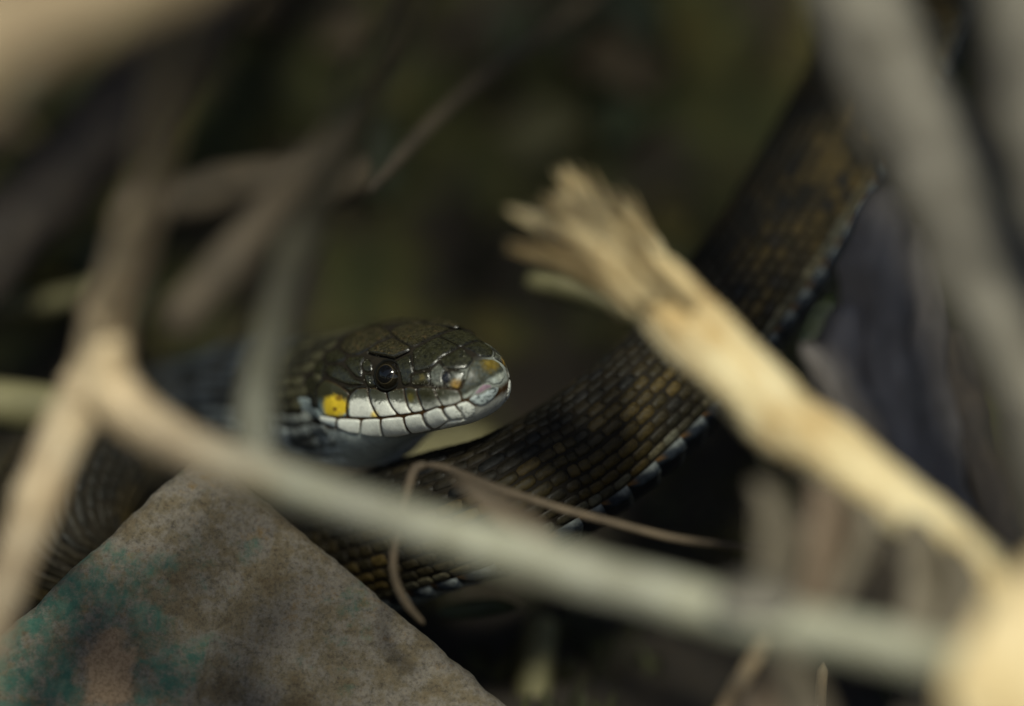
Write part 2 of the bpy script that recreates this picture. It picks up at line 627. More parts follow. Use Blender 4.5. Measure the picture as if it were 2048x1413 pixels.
WLINE = [(380, 850), (440, 800), (600, 800), (640, 785), (700, 768), (780, 785), (850, 802), (940, 790), (1000, 792), (1080, 815), (1130, 822), (1200, 835),
         (1260, 830), (1350, 808), (1480, 770)]


def colour(kind, zx, zy, rear):
    sp = nz(zx / 26, zy / 26, 3) * 0.5 + nz(zx / 9, zy / 9, 8) * 0.5
    if kind == 'upper':
        wl = interp(WLINE, zx)
        soft = 16 if zx < 1000 else (26 if zx < 1200 else 48)
        t = sstep(-soft, soft, zy - wl + sp * 42)
        dark = mix3(OLIVE, GREYG, sstep(-95, -5, zy - wl) * 0.55 + sp * 0.2)
        c = mix3(dark, WHITE, t if zx < 1210 else t * 0.75)
        if zx < 632:                                     # the yellow cheek scale
            e = math.hypot((zx - 515) / 112, (zy - 835) / 92)
            e2 = sstep(1.12, 0.68, e + sp * 0.35) * sstep(400, 455, zx)
            c = mix3(mix3(OLIVE, (0.16, 0.24, 0.26), sstep(740, 900, zy)), YELLOW, e2)
            c = mix3(c, (0.12, 0.05, 0.01), sstep(24, 8, math.hypot(zx - 518, zy - 855)) * 0.9 + sstep(34, 10, math.hypot((zx - 548) / 1.3, zy - 770)) * 0.8)
        c = mix3(c, YELLOW, sstep(46, 14, math.hypot(zx - 828, (zy - 905) * 0.8)) * 0.8)
        c = mix3(c, (0.13, 0.11, 0.018), sstep(55, 8, math.hypot((zx - 1108) * 1.2, zy - 768)) * 0.8)
        if 632 < zx < 1290: c = mix3(c, BLUEBLK, sstep(30, 2, rear + sp * 26) * 0.75)
        return c
    if kind == 'lower':
        c = mix3(WHITE, (0.76, 0.78, 0.70), 0.5 + sp)
        if zx > 1190 and zx < 1440: c = mix3(c, BLUEBLK, sstep(34, 2, rear + sp * 20) * 0.85)
        if zx > 1455: c = mix3(c, (0.03, 0.04, 0.04), sstep(0.14, 0.34, nz(zx / 17, zy / 13, 2)) * 0.85)
        if zx < 545: c = mix3(c, (0.25, 0.34, 0.40), sstep(935, 1000, zy + (545 - zx) * 0.15) * 0.8)
        return c
    if kind == 'mental':
        return mix3((0.50, 0.56, 0.54), (0.03, 0.04, 0.045), sstep(0.04, 0.26, nz(zx / 30, zy / 15, 5)) * 0.85)
    if kind == 'rostral':
        c = mix3(OLIVE, GREYG, 0.16 + sp * 0.9)
        c = mix3(c, (0.04, 0.05, 0.045), sstep(0.02, 0.25, nz(zx / 24, zy / 24, 12)) * 0.85)
        dl = abs((zx - 1590) * 0.62 + (zy - 745)) / 1.18      # pale rim over the mouth
        c = mix3(c, (0.55, 0.58, 0.50), sstep(46, 14, dl) * 0.75)
        c = mix3(c, (0.45, 0.50, 0.46), sstep(70, 20, math.hypot(zx - 1745, (zy - 645) * 1.5) + sp * 30) * 0.6)
        c = mix3(c, (0.17, 0.115, 0.012), 0.85 * sstep(95, 25, math.hypot(zx - 1725, (zy - 510) * 1.1) + sp * 40))
        return c
    if kind == 'nasal':
        c = mix3(OLIVE, GREYG, 0.5 + sp)
        return mix3(c, (0.34, 0.20, 0.035), 0.9 * sstep(60, 14, math.hypot((zx - 1465) * 0.9, zy - 665) + sp * 14))
    if kind == 'top':
        c = mix3(OLIVE2, (0.028, 0.025, 0.016), 0.45 + sp * 1.2)
        return mix3(c, (0.09, 0.062, 0.028), sstep(0.2, 0.5, nz(zx / 40, zy / 18, 21)) * 0.5)
    if kind == 'loreal':
        c = mix3(OLIVE, OLIVE2, 0.4 + sp)
        return mix3(c, (0.11, 0.085, 0.018), sstep(40, 6, math.hypot(zx - 1200, zy - 612)) * 0.8)
    if kind == 'chin': return mix3(WHITE, (0.5, 0.52, 0.46), 0.4 + sp)
    if kind == 'mouth': return mix3((0.24, 0.15, 0.19), (0.36, 0.25, 0.29), 0.5 + sp)
    if kind == 'nostril': return (0.008, 0.008, 0.01)
    if kind == 'pale': return mix3((0.24, 0.28, 0.28), (0.10, 0.13, 0.13), 0.4 + sp)
    return mix3(OLIVE, (0.020, 0.020, 0.013), 0.4 + sp * 1.1)


PL = [  # name, kind, material, clip at the midline (0 no, 1 keep the right half, 2 join both halves), height mm, polygon
    ('labial_scale', 'upper', 'L', 0, .20, [(1295, 694), (1390, 700), (1479, 713), (1507, 789), (1453, 817), (1359, 836), (1311, 760)]),
    ('labial_scale', 'upper', 'L', 0, .20, [(1156, 699), (1217, 678), (1288, 694), (1305, 760), (1352, 834), (1307, 840), (1250, 862), (1212, 869), (1184, 812), (1163, 755)]),
    ('labial_scale', 'upper', 'L', 0, .20, [(1054, 694), (1099, 682), (1149, 699), (1156, 755), (1177, 812), (1205, 871), (1127, 889), (1090, 850), (1073, 793), (1062, 746)]),
    ('labial_scale', 'upper', 'L', 0, .20, [(920, 722), (985, 702), (1048, 692), (1057, 746), (1067, 795), (1083, 850), (1116, 889), (1014, 904), (965, 850), (930, 780)]),
    ('labial_scale', 'upper', 'L', 0, .20, [(778, 700), (820, 690), (870, 715), (910, 724), (922, 780), (957, 850), (1003, 905), (862, 923), (830, 880), (797, 810), (777, 745)]),
    ('labial_scale', 'upper', 'L', 0, .20, [(628, 752), (680, 700), (735, 692), (768, 700), (770, 745), (788, 810), (820, 880), (851, 925), (735, 926), (617, 921), (608, 850), (613, 790)]),
    ('labial_scale', 'upper', 'L', 0, .20, [(368, 702), (432, 625), (524, 662), (626, 736), (602, 806), (596, 867), (604, 920), (510, 920), (420, 911), (377, 837)]),
    ('labial_scale', 'lower', 'L', 0, .22, [(1455, 823), (1543, 793), (1617, 840), (1610, 883), (1555, 933), (1526, 928), (1512, 888), (1474, 845)]),
    ('labial_scale', 'lower', 'L', 0, .22, [(1363, 849), (1446, 828), (1466, 852), (1501, 890), (1518, 923), (1481, 935), (1415, 938), (1384, 907), (1362, 872)]),
    ('labial_scale', 'lower', 'L', 0, .22, [(1200, 892), (1245, 873), (1311, 847), (1347, 858), (1369, 902), (1404, 942), (1354, 980), (1293, 1013), (1247, 990), (1214, 949)]),
    ('labial_scale', 'lower', 'L', 0, .22, [(1054, 915), (1187, 892), (1204, 949), (1234, 992), (1274, 1018), (1193, 1037), (1118, 1049), (1087, 1020), (1063, 973)]),
    ('labial_scale', 'lower', 'L', 0, .22, [(878, 931), (1042, 916), (1052, 970), (1075, 1020), (1107, 1052), (1000, 1073), (900, 1075), (883, 1030), (874, 975)]),
    ('labial_scale', 'lower', 'L', 0, .22, [(723, 937), (864, 932), (864, 980), (873, 1035), (888, 1075), (800, 1073), (713, 1056), (718, 1000)]),
    ('labial_scale', 'lower', 'L', 0, .22, [(536, 932), (713, 937), (709, 1000), (702, 1054), (620, 1043), (530, 1005), (526, 970)]),
    ('labial_scale', 'lower', 'L', 0, .22, [(390, 908), (526, 929), (516, 970), (515, 1001), (450, 982), (390, 950)]),
    ('rostral_shield', 'rostral', 'L', 0, .20, [(1600, 474), (1594, 492), (1553, 547), (1540, 602), (1509, 686), (1488, 716), (1514, 782), (1550, 775), (1590, 738), (1642, 676), (1713, 643), (1746, 668),
                                               (1815, 655), (1842, 604), (1832, 545), (1800, 500), (1752, 470), (1670, 468)]),
    ('mental_shield', 'mental', 'L', 0, .22, [(1555, 783), (1599, 750), (1661, 737), (1703, 714), (1736, 690), (1791, 682), (1788, 718), (1755, 770), (1703, 812), (1635, 836)]),
    ('mouth_slit', 'mouth', 'L', 0, .02, [(1598, 745), (1642, 690), (1675, 662), (1725, 664), (1745, 682), (1703, 706), (1656, 731)]),
    ('chin_shield', 'chin', 'L', 0, .16, [(1335, 1004), (1413, 949), (1481, 944), (1529, 937), (1558, 940), (1480, 975), (1406, 1002), (1330, 1016)]),
    ('nasal_shield', 'nasal', 'P', 0, .20, [(1408, 563), (1470, 562), (1531, 557), (1535, 575), (1510, 640), (1480, 704), (1425, 693), (1376, 679), (1408, 642), (1415, 595)]),
    ('nasal_shield', 'nasal', 'P', 0, .20, [(1256, 560), (1325, 495), (1367, 541), (1376, 556), (1354, 585), (1349, 616), (1367, 673), (1342, 684), (1290, 680), (1262, 660)]),
    ('nostril', 'nostril', 'P', 0, .02, [(1352, 589), (1378, 556), (1413, 580), (1413, 625), (1378, 675), (1350, 625)]),
    ('loreal_shield', 'loreal', 'P', 0, .20, [(1135, 581), (1248, 561), (1251, 602), (1253, 663), (1157, 674), (1111, 668), (1111, 616)]),
    ('preocular_shield', 'side', 'P', 0, .24, [(985, 483), (1107, 421), (1112, 492), (1128, 572), (1104, 607), (1098, 664), (1060, 675), (1036, 655), (1026, 580), (1000, 515)]),
    ('prefrontal_shield', 'side', 'P', 1, .22, [(1119, 407), (1128, 394), (1220, 342), (1311, 293), (1378, 314), (1490, 373), (1415, 410), (1342, 450), (1314, 486), (1248, 543), (1137, 571), (1124, 505)]),
    ('internasal_shield', 'side', 'P', 1, .22, [(1338, 469), (1358, 456), (1430, 415), (1503, 377), (1552, 428), (1596, 465), (1587, 488), (1550, 539), (1466, 550), (1388, 543), (1349, 505)]),
    ('frontal_shield', 'top', 'P', 2, .22, [(1309, 286), (1210, 330), (1113, 375), (1055, 345), (992, 309), (960, 275), (945, 246), (1000, 206), (1120, 190), (1320, 215), (1330, 270)]),
    ('supraocular_shield', 'top', 'P', 0, .34, [(779, 402), (870, 347), (962, 301), (988, 314), (1050, 350), (1107, 384), (1107, 413), (1040, 445), (983, 472), (930, 455), (874, 447), (787, 428)]),
    ('parietal_shield', 'top', 'P', 1, .22, [(547, 368), (557, 388), (612, 428), (684, 436), (771, 390), (853, 331), (960, 293), (936, 246), (860, 205), (700, 225), (600, 290)]),
    ('postocular_shield', 'side', 'P', 0, .20, [(722, 510), (747, 463), (781, 465), (800, 500), (800, 560), (766, 575), (735, 556)]),
    ('postocular_shield', 'side', 'P', 0, .20, [(735, 584), (795, 582), (818, 624), (845, 672), (815, 684), (781, 692), (747, 636)]),
    ('temporal_scale', 'side', 'P', 0, .20, [(583, 489), (625, 447), (660, 450), (735, 440), (742, 462), (715, 505), (722, 565), (718, 617), (676, 605), (621, 546)]),
    ('temporal_scale', 'side', 'P', 0, .20, [(431, 565), (452, 514), (562, 510), (612, 556), (663, 619), (718, 640), (735, 668), (621, 672), (536, 640), (473, 610)]),
    ('temporal_scale', 'side', 'P', 0, .16, [(570, 672), (635, 684), (735, 676), (770, 694), (730, 686), (678, 692), (632, 732)]),
    ('temporal_scale', 'side', 'P', 0, .18, [(425, 430), (535, 384), (550, 398), (603, 442), (570, 482), (520, 496), (450, 500)]),
    ('temporal_scale', 'side', 'P', 0, .18, [(335, 520), (400, 452), (440, 506), (422, 560), (420, 610), (360, 600)]),
    ('temporal_scale', 'side', 'P', 0, .18, [(290, 600), (350, 612), (420, 622), (360, 700), (366, 790), (310, 760), (275, 680)]),
    ('jaw_scale', 'pale', 'L', 0, .18, [(215, 768), (300, 770), (370, 850), (410, 910), (385, 950), (300, 900), (240, 850)]),
]
def grow(poly, d):
    out = []
    n = len(poly)
    for i in range(n):
        a, b_ = poly[i - 1], poly[(i + 1) % n]
        dx, dy = b_[0] - a[0], b_[1] - a[1]
        L = math.hypot(dx, dy) + 1e-9
        out.append((poly[i][0] + SGN * dy / L * d, poly[i][1] - SGN * dx / L * d))
    return out


SGN = 1
polys_done = []
for (nm, kind, mt, clip, H, poly) in PL:
    area = sum(poly[i][0] * poly[(i + 1) % len(poly)][1] - poly[(i + 1) % len(poly)][0] * poly[i][1] for i in range(len(poly)))
    SGN = 1 if area > 0 else -1
    ol = grow(chaikin(poly, 2, 0.16), 1.6)
    polys_done.append(ol)
    n = len(ol)
    step = 7.5
    dense = []
    for i in range(n):
        a, b_ = ol[i], ol[(i + 1) % n]
        L = math.dist(a, b_)
        m = max(1, int(L / step))
        for k in range(m):
            dense.append((a[0] + (b_[0] - a[0]) * k / m, a[1] + (b_[1] - a[1]) * k / m))
    pin = [Vector(p) for p in dense]
    x0 = min(p[0] for p in dense); x1 = max(p[0] for p in dense); y0 = min(p[1] for p in dense); y1 = max(p[1] for p in dense)
    yy = y0; row = 0
    while yy < y1:
        xx = x0 + (row % 2) * step / 2
        while xx < x1:
            if inside(ol, xx, yy) and poly_dist(dense, xx, yy)[0] > step * 0.45: pin.append(Vector((xx, yy)))
            xx += step
        yy += step * 0.87; row += 1
    edges = [(i, (i + 1) % len(dense)) for i in range(len(dense))]
    ov, oe, of, *_ = delaunay_2d_cdt(pin, edges, [], 1, 1e-4)
    vs, cs, ok = [], [], []
    for p in ov:
        h = hit(p.x, p.y)
        if h is None:
            vs.append(Vector((0, 0, 0))); cs.append((0, 0, 0)); ok.append(False); continue
        loc, nrm = h
        d, rear = poly_dist(ol, p.x, p.y)
        dm = d * ZMM
        H2 = H * 0.72
        lift = -0.02 + (H2 + 0.02) * (1 - math.exp(-dm / 0.075))
        lift += 0.05 * (1 - math.exp(-dm / 0.7))
        lift += 0.02 * nz(p.x / 60, p.y / 60, 40)
        if nm == 'supraocular_shield': lift += 0.35 * sstep(120, 10, max(0, 440 - p.y) + max(0, 850 - p.x) * 0.5)
        if clip == 2 and nm == 'rostral_shield': lift += 0.0
        cc = colour(kind, p.x, p.y, rear)
        if mt == 'P': cc = mix3((0.006, 0.005, 0.003), cc, 0.1 + 0.9 * sstep(1, 17, d))
        elif kind in ('upper', 'lower', 'rostral', 'mental'): cc = mix3((0.035, 0.017, 0.006), cc, sstep(0.5, 8.5, d))
        vs.append(loc + nrm * lift); cs.append(cc); ok.append(True)
    fs = [tuple(f) for f in of if all(ok[v] for v in f)]
    if not fs: continue
    bm = bmesh.new()
    cl = bm.verts.layers.float_color.new('Col')
    bv = []
    for v, c in zip(vs, cs):
        x = bm.verts.new(v); x[cl] = (*c, 1); bv.append(x)
    for f in fs:
        try: bm.faces.new([bv[k] for k in f])
        except ValueError: pass
    for v in [v for v in bm.verts if not v.link_faces]: bm.verts.remove(v)
    if clip:
        bmesh.ops.bisect_plane(bm, geom=bm.verts[:] + bm.edges[:] + bm.faces[:], plane_co=(0, 0 if clip == 2 else -0.06, 0), plane_no=(0, 1, 0), clear_outer=True, dist=1e-5)
    hv = [v.co.copy() for v in bm.verts]
    hc = [tuple(v[cl])[:3] for v in bm.verts]
    bm.verts.index_update()
    hf = [tuple(v.index for v in f.verts) for f in bm.faces]
    bm.free()
    if not hf: continue
    # faces look outwards
    a = hv[hf[0][0]]; nn = (hv[hf[0][1]] - a).cross(hv[hf[0][2]] - a)
    if nn.dot(CAMH - a) < 0: hf = [tuple(reversed(f)) for f in hf]
    mat = M_ROST if kind == 'rostral' else (M_LIP if mt == 'L' else M_PLATE)
    mv = [Vector((v.x, -v.y, v.z)) for v in hv]
    mf = [tuple(reversed(f)) for f in hf]
    org = H2W(sum(hv, Vector()) / len(hv))
    if clip == 2:
        k = len(hv)
        idx = []
        av, ac = list(hv), list(hc)
        for i, v in enumerate(hv):
            if abs(v.y) < 1e-4: idx.append(i)
            else: idx.append(len(av)); av.append(mv[i]); ac.append(hc[i])
        af = hf + [tuple(idx[q] for q in f) for f in mf]
        link(nm, [H2W(v) for v in av], af, mat, snake, ac, True, org)
    else:
        link(nm, [H2W(v) for v in hv], hf, mat, snake, hc, True, org)
        if kind not in ('pale', 'mental', 'mouth', 'rostral') and nm != 'temporal_scale':
            link(nm, [H2W(v) for v in mv], mf, mat, snake, hc, True, H2W(sum(mv, Vector()) / len(mv)))

# --- eyes
m_eye, te, be = new_mat('snake_eye')
tc = N(te, 'ShaderNodeTexCoord')
sep = N(te, 'ShaderNodeSeparateXYZ'); te.links.new(tc.outputs['Object'], sep.inputs[0])
esc = N(te, 'ShaderNodeMath', operation='MULTIPLY'); te.links.new(sep.outputs[2], esc.inputs[0]); esc.inputs[1].default_value = 500.0
er = ramp(te, esc.outputs[0], [(0.0, (0.004, 0.004, 0.004)), (0.60, (0.006, 0.005, 0.003)), (0.73, (0.010, 0.008, 0.004)), (0.75, (0.055, 0.043, 0.024)), (0.77, (0.004, 0.004, 0.004))])
te.links.new(er.outputs[0], be.inputs['Base Color'])
be.inputs['Roughness'].default_value = 0.06
be.inputs['Coat Weight'].default_value = 0.25
be.inputs['Specular IOR Level'].default_value = 0.25
be.inputs['Coat Roughness'].default_value = 0.02
eh = hit(922, 590)
for side in (1, -1):
    loc, nrm = eh[0].copy(), eh[1].copy()
    nrm = (nrm + Vector((0.12, 0, 0.02))).normalized()
    loc.y *= side; nrm.y *= side
    cen = loc - nrm * 0.98
    nw = (HF * nrm.x + HL * nrm.y + HU * nrm.z).normalized()
    q = nw.to_track_quat('Z', 'Y')
    bm = bmesh.new()
    bmesh.ops.create_uvsphere(bm, u_segments=40, v_segments=28, radius=0.00184)
    ev = [v.co.copy() for v in bm.verts]; bm.verts.index_update()
    ef = [tuple(v.index for v in f.verts) for f in bm.faces]; bm.free()
    e = link('eye', ev, ef, m_eye, snake)
    e.location = H2W(cen) - SNAKE_LOC
    e.rotation_euler = q.to_euler()
    tag(e, 'glossy black eye with a thin pale ring')
    # rim of tiny skin around the eye
    rv, rf = [], []
    for a in range(36):
        an = 2 * math.pi * a / 36
        for b_ in range(8):
            bn = 2 * math.pi * b_ / 8
            rr = 0.00167 + 0.00014 * math.cos(bn)
            rv.append(Vector((rr * math.cos(an), rr * math.sin(an), 0.00092 + 0.00012 * math.sin(bn))))
    for a in range(36):
        for b_ in range(8):
            rf.append((a * 8 + b_, ((a + 1) % 36) * 8 + b_, ((a + 1) % 36) * 8 + (b_ + 1) % 8, a * 8 + (b_ + 1) % 8))
    rim = link('eye_rim', rv, rf, M_SKIN, e, [(0.005, 0.005, 0.004)] * len(rv))
    rim.location = (0, 0, 0)

# --- grains of sand and dust stuck to the face
gv, gf = [], []
rg = random.Random(5)
for i in range(240):
    zx, zy = rg.uniform(740, 1560), rg.uniform(380, 760)
    if rg.random() < 0.4: zx, zy = rg.gauss(1330, 60), rg.gauss(670, 40)
    h = hit(zx, zy)
    if h is None or math.hypot(zx - 922, zy - 590) < 120: continue
    r = rg.uniform(0.02, 0.05); p = h[0] + h[1] * 0.17; k = len(gv)
    for dv in ((1, 0, 0), (-1, 0, 0), (0, 1, 0), (0, -1, 0), (0, 0, 1), (0, 0, -1)):
        gv.append(H2W(p + Vector(dv) * r * rg.uniform(.6, 1.2)))
    for (a, b_, c) in ((0, 2, 4), (2, 1, 4), (1, 3, 4), (3, 0, 4), (2, 0, 5), (1, 2, 5), (3, 1, 5), (0, 3, 5)): gf.append((k + a, k + b_, k + c))
M_SAND, _, _ = simple('sand_grain', (0.62, 0.58, 0.48), 0.2)
tag(link('sand_grains', gv, gf, M_SAND, snake, None, False, SNAKE_LOC), kind='stuff')

# --- scales on neck and body
def tube_at(s):
    lo, hi = 0, len(tube) - 1
    while hi - lo > 1:
        m = (lo + hi) // 2
        if tube[m][5] <= s: lo = m
        else: hi = m
    t = (s - tube[lo][5]) / max(1e-9, tube[hi][5] - tube[lo][5])
    t = max(0.0, min(1.0, t))
    return lo + t


HSEC = [(-24 - x) * -0.001 for x in hx]


def skin_point(s, al, lift):
    """s: arc length behind the head's rear in metres (negative = on the head), al: angle from the back line, + towards the snake's right"""
    if s < 0:
        x = -24 - s * 1000
        w, tp, bt, c, n = head_section(min(x, -0.01))
        cs, sn = math.sin(al), math.cos(al)
        nn = n if sn > 0 else 2.05
        y = w * math.copysign(abs(cs) ** (2 / nn), cs)
        z = (tp if sn > 0 else bt) * math.copysign(abs(sn) ** (2 / nn), sn)
        cw = H2W((x, 0, c)); p = H2W((x, -y, c + z))
        q = (p - cw).normalized()
        return p + q * lift
    f = tube_at(s)
    i = min(int(f), len(tube) - 2); t = f - i
    a, b_ = tube[i], tube[i + 1]
    c = a[0].lerp(b_[0], t); Rt = a[1].lerp(b_[1], t).normalized(); D = a[2].lerp(b_[2], t).normalized(); r = lerp(a[4], b_[4], t)
    ff = sstep(0, 22, f)
    w = lerp(w0 * 0.001, r, ff); tp = lerp(t0 * 0.001, r * 1.02, ff); bt = lerp(b0 * 0.001, r * 0.98, ff); n = lerp(n0, 2.05, ff)
    cs, sn = math.sin(al), math.cos(al)
    nn = n if sn > 0 else 2.05
    q = Rt * (w * math.copysign(abs(cs) ** (2 / nn), cs)) + D * ((tp if sn > 0 else bt) * math.copysign(abs(sn) ** (2 / nn), sn))
    return c + q + q.normalized() * lift


TOT = tube[-1][5]
cand = []            # (score, verts, faces, cols, material)
# outline of one keeled scale, u along the body (tailwards), v across
OUT = [(-0.51, 0.0), (-0.49, 0.28), (-0.38, 0.45), (0.22, 0.48), (0.42, 0.40), (0.50, 0.14), (0.50, -0.14), (0.42, -0.40), (0.22, -0.48), (-0.38, -0.45), (-0.49, -0.28)]


def lift_of(u, v):
    k = 0.00006 + 0.00007 * (u + 0.5)
    return k + 0.00005 * math.exp(-(v / 0.10) ** 2) + 0.00005 * (1 - (2 * v) ** 2)


def add_scale(s, al, ls, wa, col, keel=True):
    vs, cs = [], []
    rings_ = (1.0, 0.86, 0.45)
    for ri, f in enumerate(rings_):
        for (u, v) in OUT:
            uu, vv = u * f, v * f
            lf = -0.00006 if ri == 0 else lift_of(uu, vv) * (1.0 if keel else 0.7)
            vs.append(skin_point(s + uu * ls, al + vv * wa, lf))
            cs.append(mix3(col, (col[0] * 0.45, col[1] * 0.4, col[2] * 0.35), 0.8 if ri == 0 else (0.25 if ri == 1 else 0.0)))
    vs.append(skin_point(s, al, lift_of(0, 0))); cs.append(col)
    n = len(OUT)
    fs = []
    for ri in range(2):
        for k in range(n):
            k2 = (k + 1) % n
            fs.append((ri * n + k, (ri + 1) * n + k, (ri + 1) * n + k2, ri * n + k2))
    for k in range(n): fs.append((2 * n + k, 3 * n, 2 * n + (k + 1) % n))
    # outward facing
    c = vs[-1]; nn = (vs[2 * n + 1] - vs[2 * n]).cross(c - vs[2 * n]); out = skin_point(s, al, 0.001) - skin_point(s, al, 0.0)
    if nn.dot(out) < 0: fs = [tuple(reversed(f)) for f in fs]
    px, py, d = to_px(c)
    area = ls * wa * 0.0075
    facing = out.normalized().dot((CAMLOC - c).normalized())
    score = 0.0
    if -20 < px < 2068 and -20 < py < 1433 and facing > 0.05:
        score = facing * area / d
        if px < 420: score *= 0.35
        if py > 1120 or (px < 900 and py > 930): score *= 0.1
    cand.append((score, vs, fs, cs))


rows = 23
AV = R(128)
da = 2 * AV / rows
ls = 0.0020
s = -0.0045
j = 0
rng = random.Random(3)
while s < TOT - 0.003:
    for k in range(rows):
        al = -AV + da * (k + 0.5)
        ss = s + (ls * 0.5 if k % 2 else 0.0)
        c = skin_point(ss, al, 0.0)
        px, py, d = to_px(c)
        zx, zy = (px - 540) / 0.2548, (py - 600) / 0.2548
        if ss < 0.004:
            if ss < -0.001 and abs(al) < R(60) and zx > 540: continue
            if any(inside(pl, zx, zy) for pl in polys_done): continue
            h = W2H(c)
            if h.x > -20.5: continue
        fr = abs(al) / AV
        base = mix3((0.026, 0.020, 0.007), (0.086, 0.059, 0.018), rng.random())
        base = mix3(base, (0.011, 0.010, 0.008), sstep(0.60, 0.34, fr) * 0.8 * sstep(0.015, 0.06, ss))
        base = mix3(base, (0.062, 0.058, 0.032), sstep(0.022, 0.008, ss))
        base = mix3(base, (0.045, 0.060, 0.080), 0.8 * sstep(0.085, 0.03, ss) * sstep(0.004, 0.02, ss))     # bluish sky sheen painted into the neck and first coil
        if ss < 0.03 and fr > 0.62: base = mix3(base, (0.58, 0.64, 0.63), 0.85 * sstep(0.62, 0.8, fr) * sstep(0.03, 0.012, ss))
        if rng.random() < 0.07: base = mix3(base, (0.012, 0.012, 0.012), 0.8)
        if fr > 0.9 and ss > 0.03: base = mix3(base, (0.20, 0.20, 0.15), 0.5 * rng.random())
        base = mix3(base, (0.010, 0.010, 0.008), 0.68 * sstep(-0.08, 0.26, nz(ss * 190, al * 1.9, 4)))
        kk = 1 + rng.uniform(-.10, .06)
        add_scale(ss + rng.uniform(-.06, .06) * ls, al + rng.uniform(-.05, .05) * da, ls * 1.06 * kk, da * 0.98 * (1 + rng.uniform(-.10, .04)), base)
    s += ls
    j += 1
cand.sort(key=lambda c: -c[0])
for (sc_, vs, fs, cs) in cand[:280]:
    link('body_scale', vs, fs, M_SCALE, snake, cs, True, sum(vs, Vector()) / len(vs))
jv, jf, jc = [], [], []
for (sc_, vs, fs, cs) in cand[280:]:
    o = len(jv)
    jv += vs; jc += cs; jf += [tuple(v + o for v in f) for f in fs]
tag(link('small_scales', jv, jf, M_SCALE, snake, jc, True, SNAKE_LOC), kind='stuff')

# belly plates, and the soft throat plates before them
s = -0.010
jv, jf, jc = [], [], []
while s < TOT - 0.004:
    lv = 0.0034
    vs, fs, cs = [], [], []
    nA = 26
    a0 = AV + R(1); a1 = 2 * math.pi - AV - R(1)
    us = (-0.10, 0.0, 0.35, 0.8, 0.97, 1.02)
    lifts = (-0.0001, 0.00005, 0.00016, 0.00030, 0.00034, -0.00005)
    for u, lf in zip(us, lifts):
        for k in range(nA + 1):
            t = k / nA
            al = lerp(a0, a1, t)
            edge = min(t, 1 - t)
            bow = 0.35 * math.sin(math.pi * t)
            bz = sstep(0.02, 0.05, s)
            l2 = lf * (0.45 + 0.55 * bz) * (0.4 + 0.6 * sstep(0, 0.04, edge)) + bz * 0.00075 * sstep(0.20, 0.07, edge) * sstep(0.0, 0.03, edge) * (max(0.0, min(1.0, u)) * (1.25 - max(0.0, u)))* 2.4
            vs.append(skin_point(s + (u + bow * 0.3) * lv, al, l2))
            c = (0.012, 0.016, 0.022)
            c = mix3(c, (0.42, 0.45, 0.42), sstep(0.6, 0.85, u) * sstep(0.034, 0.012, edge + 0.012 * nz(s * 1900, 3)) * 0.4)
            c = mix3(c, (0.30, 0.15, 0.03), sstep(0.35, 0.1, u) * sstep(0.04, 0.01, edge) * 0.5)
            if s < 0.025: c = mix3((0.76, 0.82, 0.80), c, sstep(0.0, 0.025, s))
            if u > 0.9: c = mix3(c, (0.25, 0.27, 0.24), 0.4 * sstep(0.05, 0.12, edge))
            cs.append(c)
    w_ = nA + 1
    for a in range(len(us) - 1):
        for k in range(nA): fs.append((a * w_ + k, a * w_ + k + 1, (a + 1) * w_ + k + 1, (a + 1) * w_ + k))
    c0_ = vs[2 * w_ + nA // 2]; nn = (vs[2 * w_ + nA // 2 + 1] - c0_).cross(vs[3 * w_ + nA // 2] - c0_)
    if nn.dot(skin_point(s + lv * .4, math.pi, .001) - skin_point(s + lv * .4, math.pi, 0)) < 0: fs = [tuple(reversed(f)) for f in fs]
    px, py, d = to_px(vs[2 * w_])
    if (850 < px < 2048 and 0 < py < 1150) or s < 0.012:
        link('belly_scale', vs, fs, M_SCALE, snake, cs, True, sum(vs, Vector()) / len(vs))
    else:
        o = len(jv); jv += vs; jc += cs; jf += [tuple(v + o for v in f) for f in fs]
    s += lv
tag(link('small_belly_scales', jv, jf, M_SCALE, snake, jc, True, SNAKE_LOC), kind='stuff')


